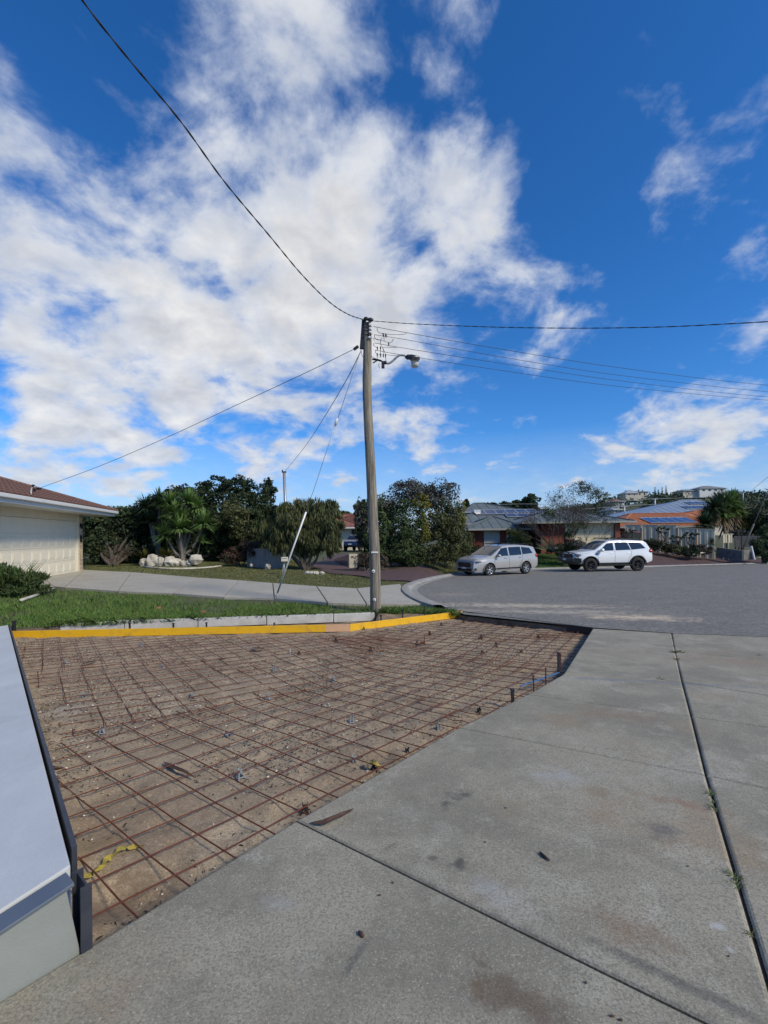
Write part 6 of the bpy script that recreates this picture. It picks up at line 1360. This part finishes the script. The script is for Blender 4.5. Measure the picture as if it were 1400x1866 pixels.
for (p, q_, n) in ((A_, B_, 4), (B_, C__, 2)):
    for k in range(n):
        a = p.lerp(q_, k/n+.004); b = p.lerp(q_, (k+1)/n-.004); mb = MB(); mb.bar(a-Vector((0, 0, .25)), b-Vector((0, 0, .25)), .2, .75); mb.build('wall_block', 'block_grey', bw_, bevel=.02)
quad_ = W(1353, 1006, 34.4); mb = MB(); mb.bar(quad_-Vector((0, 0, .6)), quad_+Vector((0, 0, .12)), .12); mb.build('end_post', 'block_grey', bw_)
# hedge and shrubs along the fence
GH = 'planting along the cream fence'
tree('low_hedge', 'low mixed hedge along the foot of the cream fence', 'hedge', bs(1230, 1003, 36.5), [(1182, 991, 13, 10, 38), (1200, 995, 15, 10, 37.5), (1220, 999, 15, 10, 37), (1240, 1003, 15, 10, 36.4), (1258, 1006, 13, 9, 36)], 7000, .11, 'leaf_olive', GH, tr=.02, extra=[('red_leaves', [(1190, 990, 8, 4, 37.4), (1225, 997, 8, 4, 36.5)], 700, .10, 'leaf_red')])
tree('shrub', 'dark rounded shrub where the hedge meets the driveway', 'shrub', bs(1264, 1008, 35.6), [(1264, 1003, 10, 11, 35.6), (1257, 1009, 8, 7, 35.4)], 2200, .10, 'leaf_dark', GH, tr=.02)
tree('shrub', 'russet brown shrub near the right end of the cream fence', 'shrub', bs(1280, 1003, 36), [(1278, 1002, 11, 9, 36), (1290, 1003, 10, 7, 36)], 2000, .10, 'leaf_brown', GH, tr=.02)
V = []; palm_head(V, W(1296, 990, 36), 140, .55, .04, .6, .4, seed=5); tag(arr_mesh('spiky_plant', np.array([tuple(v) for v in V]), 5, 'yucca_dark'), 'dark spiky cordyline before the end of the cream fence', 'plant')
for px, py, tp, lb in ((1206, 986, 962, 'leggy frangipani shrub against the left part of the cream fence'), (1258, 996, 972, 'leggy frangipani shrub against the right part of the cream fence'), (1231, 990, 978, 'small leggy plant between the two frangipani shrubs'), (1142, 985, 966, 'dark leafed small tree beside the brick pier and bins')):
    b0 = W(px, py, 37.3); b0.y = 36.9; t = thing('frangipani', lb, 'shrub', b0); mb = MB(); tops = [W(px+dx, tp+dy, 36.9+random.uniform(-.3, .3)) for dx, dy in ((-9, 3), (-5, -1), (0, 2), (5, 0), (10, 3), (13, 1), (-3, 8), (7, 9))]
    limbs(mb, b0-Vector((0, 0, .2)), tops, .035, px, .5, .014); mb.build('stems', 'twig_brown', t); crown('leaves', [(q_, Vector((.13, .13, .09))) for q_ in tops], 200, .10, 'leaf_dark' if px != 1142 else 'leaf_red', t, nc=6, clump=.6)
ed = [W(1262, 1010.5, 35.2), W(1285, 1006.5, 35.8), W(1304, 1004, 36.3)]; mb = MB(); mb.tube(spl(ed, 4), .06, 6); tag(mb.build('garden_edging', 'limestone'), 'pale kerb edging between hedge and lawn strip at right', 'edging')
# right side greenery
GR = 'greenery at the right edge'
yucca('tall dark yucca with brown skirts, left one behind the cream fence', bs(1290, 985, 41), [(1290, 940, 41), (1302, 925, 41), (1312, 915, 42), (1285, 955, 40)], 'yucca_dark', 1.25, .08, 200, 1.6, GR)
yucca('tall yucca with brown dead leaf skirts, behind the cream gate', bs(1325, 985, 42), [(1325, 920, 42), (1340, 930, 42.5), (1318, 935, 41.5), (1335, 912, 43)], 'yucca_leaf', 1.3, .08, 200, 2.2, GR)
tree('shrub', 'yellow green leafy shrub beside the yucca skirts', 'shrub', bs(1352, 985, 43), [(1352, 940, 10, 16, 43), (1356, 960, 14, 16, 43)], 2600, .15, 'leaf_yellow', GR)
tree('tree', 'dark tree mass rising at the right edge behind the leaning stay', 'tree', bs(1390, 1000, 42), [(1395, 950, 26, 30, 42), (1375, 960, 20, 26, 43), (1405, 985, 26, 24, 40), (1380, 990, 18, 16, 40)], 12000, .17, 'leaf_dark', GR)
tree('tree', 'mid green pandanus like tree low at the right edge', 'tree', bs(1392, 1016, 35), [(1388, 1000, 16, 20, 35.4), (1402, 1005, 16, 16, 34.6), (1396, 975, 14, 16, 36)], 6500, .22, 'leaf_mid', GR, aspect=.2, style='s', down=-.3)
tree('shrub', 'silvery green shrub above the slat fence', 'shrub', bs(1340, 990, 40), [(1342, 975, 16, 8, 40), (1352, 970, 10, 8, 40)], 1800, .13, 'leaf_grey', GR)
st = thing('stay_pole', 'slanting pale stay guard and wire at the right edge', 'guy wire', W(1353, 1001, 33.5)); mb = MB(); mb.tube([W(1353, 1002, 33.5), W(1374, 955, 32.5)], .055, 8); mb.build('guard', 'bark_grey', st)
mb = MB(); mb.tube([W(1374, 955, 32.5), W(1400, 895, 31.5), W(1418, 855, 30.8)], .018, 6); mb.build('stay_wire', 'galv', st)
cable('overhead_wire', 'faint wire at the right edge above the dark trees', [(1372, 892), (1385, 881), (1400, 869), (1420, 855)], (W(1372, 0, 60).x, 60), (W(1420, 0, 40).x, 40), .02)
wpz = W(1375, 1015, 34); mb = MB(); mb.bar(wpz-Vector((0, 0, .2)), W(1369, 995, 34.1), .14, .06); tag(mb.build('marker_post', 'white_paint'), 'leaning white marker post on the lawn strip at the right edge', 'post')
mb = MB(); mb.box(P(1388, 1016, .02), (1.2, .5, .05)); tag(mb.build('access_cover', 'path_concrete'), 'flat concrete cover in the grass by the white marker post', 'cover')

# ------------------------------------------------------------------ far trees, hill and houses
def hz_(px, py):                      # where the sight line meets the far ground
    a, b = ab(px, py)
    for y in np.arange(90, 420, 2.0):
        zg = float(np.interp(a, HA, HH))/250*300*float(sm((y-90)/160))-.4
        if CZ+b*y < zg: return Vector((a*y, y, CZ+b*y))
    return W(px, py, 250)
mat('hill_leaf', (.022, .040, .014), (.050, .066, .024), .05, .8, island=.4)
V = []; n = 0
def clumps(ptsY, rad, k, leaf_):
    for p in ptsY:
        d = rng.normal(size=(k, 3)); d /= np.linalg.norm(d, axis=1)[:, None]; d *= rng.uniform(.5, 1, k)[:, None]; q_ = np.array(p)+d*np.array([rad*1.3, rad, rad])
        t = rng.normal(size=(k, 3)); t /= np.linalg.norm(t, axis=1)[:, None]; b = np.cross(t, rng.normal(size=(k, 3))); b /= np.linalg.norm(b, axis=1)[:, None]; s = leaf_*rng.uniform(.6, 1.4, k)[:, None]
        V.append(np.stack([q_-t*s, q_+b*s*.6, q_+t*s, q_-b*s*.6], 1).reshape(-1, 3))
def hillz(x, y): return float(sm((y-90)/160))*float(np.interp(x/y, HA, HH))*1.2
for _ in range(900):
    y = random.uniform(95, 330); a = random.uniform(.12, 1.0); x = a*y
    if any(q0-4 < 700+F*a < q1+4 and q2 > 0 and y < q2 and y > 120 for q0, q1, q2 in ((1140, 1181, 290), (1245, 1323, 262), (1118, 1138, 200))) and random.random() < .8: continue
    clumps([(x, y, hillz(x, y)+random.uniform(.2, 2.2))], random.uniform(2.2, 4.2)*(.6+y/500), 90, .45*(.6+y/400))
stuff(arr_mesh('far_wood', np.concatenate(V), 4, 'hill_leaf'), 'dark wooded hillside in the distance on the right', 'wood')
for px, py, rx_, ry_, Y, m, lb in ((968, 912, 14, 12, 110, 'leaf_dark', 'dark umbrella shaped tree on the skyline left of the bare tree'), (920, 920, 10, 6, 120, 'leaf_dark', 'small dark skyline tree above the grey green roof'), (945, 918, 12, 6, 120, 'leaf_mid', 'low dark skyline tree left of the umbrella shaped one'),
        (895, 920, 14, 4, 130, 'leaf_dark', 'flat dark skyline trees above the house ridge'), (658, 925, 12, 14, 60, 'leaf_grey', 'grey palm like tree left of the pole above the red roof'), (630, 940, 14, 8, 80, 'leaf_mid', 'small distant tree above the red tiled roof'), (850, 915, 4, 5, 90, 'leaf_dark', 'tiny treetop beside the tall bush')):
    tree('distant_tree', lb, 'tree', (W(px, 0, Y).x, Y, -.5), [(px, py, rx_, ry_, Y), (px-rx_*.5, py+ry_*.8, rx_*.7, ry_*.7, Y), (px+rx_*.5, py+ry_*.8, rx_*.7, ry_*.7, Y), (px, py+ry_*2.2, rx_*.9, ry_, Y)], 2600, .012*Y*.5, m, 'distant skyline trees', tr=.15)
# norfolk pines
for px, py, h in ((1194, 893, 8), (1200, 896, 6), (1207, 893, 8), (1214, 891, 9), (1164, 895, 4), (1140, 897, 5), (1148, 896, 4), (1171, 895, 3)):
    Y = 320; b0 = W(px, py+h, Y); Vv = []
    for i in range(8):
        z = i/8; w = (1-z)*h*.34*Y/F+.3
        for k in range(12):
            a = random.uniform(0, 2*PI); c = b0+Vector((0, 0, z*h*1.9*Y/F)); tip = c+Vector((math.cos(a)*w, math.sin(a)*w, -.3)); s_ = Vector((-math.sin(a), math.cos(a), 0))*.5
            Vv += [c, c.lerp(tip, .6)+s_, tip, c.lerp(tip, .6)-s_+Vector((0, 0, -.3))]
    t = thing('pine_tree', 'tiny distant norfolk pine on the skyline, %s' % {1194: 'leftmost of the dark row of four', 1200: 'shortest of the dark row of four', 1207: 'third of the dark row of four', 1214: 'rightmost and tallest of the dark row', 1164: 'right of the cream hilltop house', 1140: 'leftmost one left of the hilltop house', 1148: 'just above the cream hilltop house', 1171: 'faint one left of the dark row'}[px], 'tree', b0, group='distant norfolk pines')
    arr_mesh('crown', np.array([tuple(v) for v in Vv]), 4, 'leaf_dark', t); mb = MB(); mb.tube([b0-Vector((0, 0, 6)), b0+Vector((0, 0, h*.9*Y/F))], .3, 5); mb.build('trunk', 'bark', t)
mat('wall_cream', (.50, .46, .38), rough=.8); mat('wall_white', (.60, .60, .57), rough=.8); mat('roof_grey', (.20, .19, .18), rough=.7); mat('roof_pale', (.33, .36, .38), rough=.6); mat('window_dark', (.03, .035, .04), rough=.2)
def far_house(lb, x0, x1, ye, yr, yb3, Y, mw, mr_, nwin=3, dep=10, rx=(.3, .7), over=.5, name='distant_house'):
    a = W(x0, ye, Y); b = W(x1, ye, Y); zb0 = W(x0, yb3, Y).z; zr = W((x0+x1)/2, yr, Y+dep/2).z; t = thing(name, lb, 'house', ((a.x+b.x)/2, Y, zb0)); mb = MB()
    mb.box(((a.x+b.x)/2, Y+dep/2, (a.z+zb0)/2-1.5), (b.x-a.x, dep, a.z-zb0+3)); mb.build('wall', mw, t)
    w = b.x-a.x; hip(t, a.x-over, b.x+over, Y-over, Y+dep+over, a.z+.05, zr-a.z, mr_, rx0=a.x+w*rx[0], rx1=a.x+w*rx[1], caps=False, trim=mw, th=.3)
    for k in range(nwin):
        x = a.x+w*(k+.7)/(nwin+.4); mb = MB(); mb.box((x, Y-.05, zb0+(a.z-zb0)*.55), (w*.09, .14, (a.z-zb0)*.42)); mb.build('window', 'window_dark', t)
far_house('cream hilltop house with a pale hip roof at the top left of the hill', 1160, 1181, 896, 895, 905, 290, 'wall_cream', 'roof_grey', 2)
far_house('wide low roofed hilltop house joined to the cream block', 1140, 1163, 899, 893, 904, 288, 'wall_cream', 'roof_pale', 2, rx=(.6, .8))
far_house('long white hilltop house with dark gable roof on the skyline', 1275, 1323, 890, 885.5, 897, 260, 'wall_white', 'roof_grey', 4, rx=(.35, .6))
far_house('low grey annex left of the long white hilltop house', 1245, 1274, 894.5, 892, 898, 262, 'wall_cream', 'roof_grey', 2)
far_house('pinkish roofed distant house half way down the hill above the bare tree', 1118, 1138, 914, 910, 920, 200, 'wall_white', 'roof_red', 2)
far_house('grey roofed distant house below the pinkish one', 1119, 1136, 929, 925, 936, 150, 'wall_cream', 'roof_pale', 2)
far_house('small blue grey shed roof above the solar panels', 947, 962, 929, 927, 937, 110, 'wall_white', 'roof_pale', 1, dep=6)
far_house('tiny white roofed distant house right of the umbrella tree', 981, 993, 927, 924.5, 936, 120, 'wall_white', 'roof_pale', 1, dep=6)
far_house('small brick coloured distant house between the pale roofs', 962, 976, 928, 925, 938, 115, 'brick_red', 'roof_grey', 1, dep=6)
for px, top_, bot_, lb, Y in ((1138, 921, 938, 'distant grey power pole above the garage roof ridge', 75), (1193.5, 908, 926, 'distant grey power pole left of the blue metal roof', 85), (1354, 897, 910, 'distant pole at right above the yuccas', 110)):
    p = W(px, top_, Y); mb = MB(); mb.tube([W(px+.5, bot_+10, Y), p], .11, 8); t = thing('power_pole', lb, 'power pole', W(px, bot_, Y)); mb.build('shaft', 'galv', t); mb = MB(); mb.bar(p+Vector((-.6, 0, -.15)), p+Vector((.6, 0, -.15)), .09); mb.build('crossarm', 'galv', t)
cable('overhead_wire', 'distant wire strung low across the wooded hill', [(1060, 928), (1138, 922), (1193, 919), (1215, 917.5)], (W(1060, 0, 74).x, 74), (W(1215, 0, 86).x, 86), .03, m='galv')
cable('overhead_wire', 'distant wire strung higher across the wooded hill', [(1100, 914), (1193, 909), (1270, 906), (1354, 898)], (W(1100, 0, 84).x, 84), (W(1354, 0, 108).x, 108), .03, m='galv')
cable('overhead_wire', 'distant wire crossing above the solar panel roof', [(880, 921), (940, 918.5), (1000, 919), (1060, 921)], (W(880, 0, 90).x, 90), (W(1060, 0, 90).x, 90), .03, m='galv')
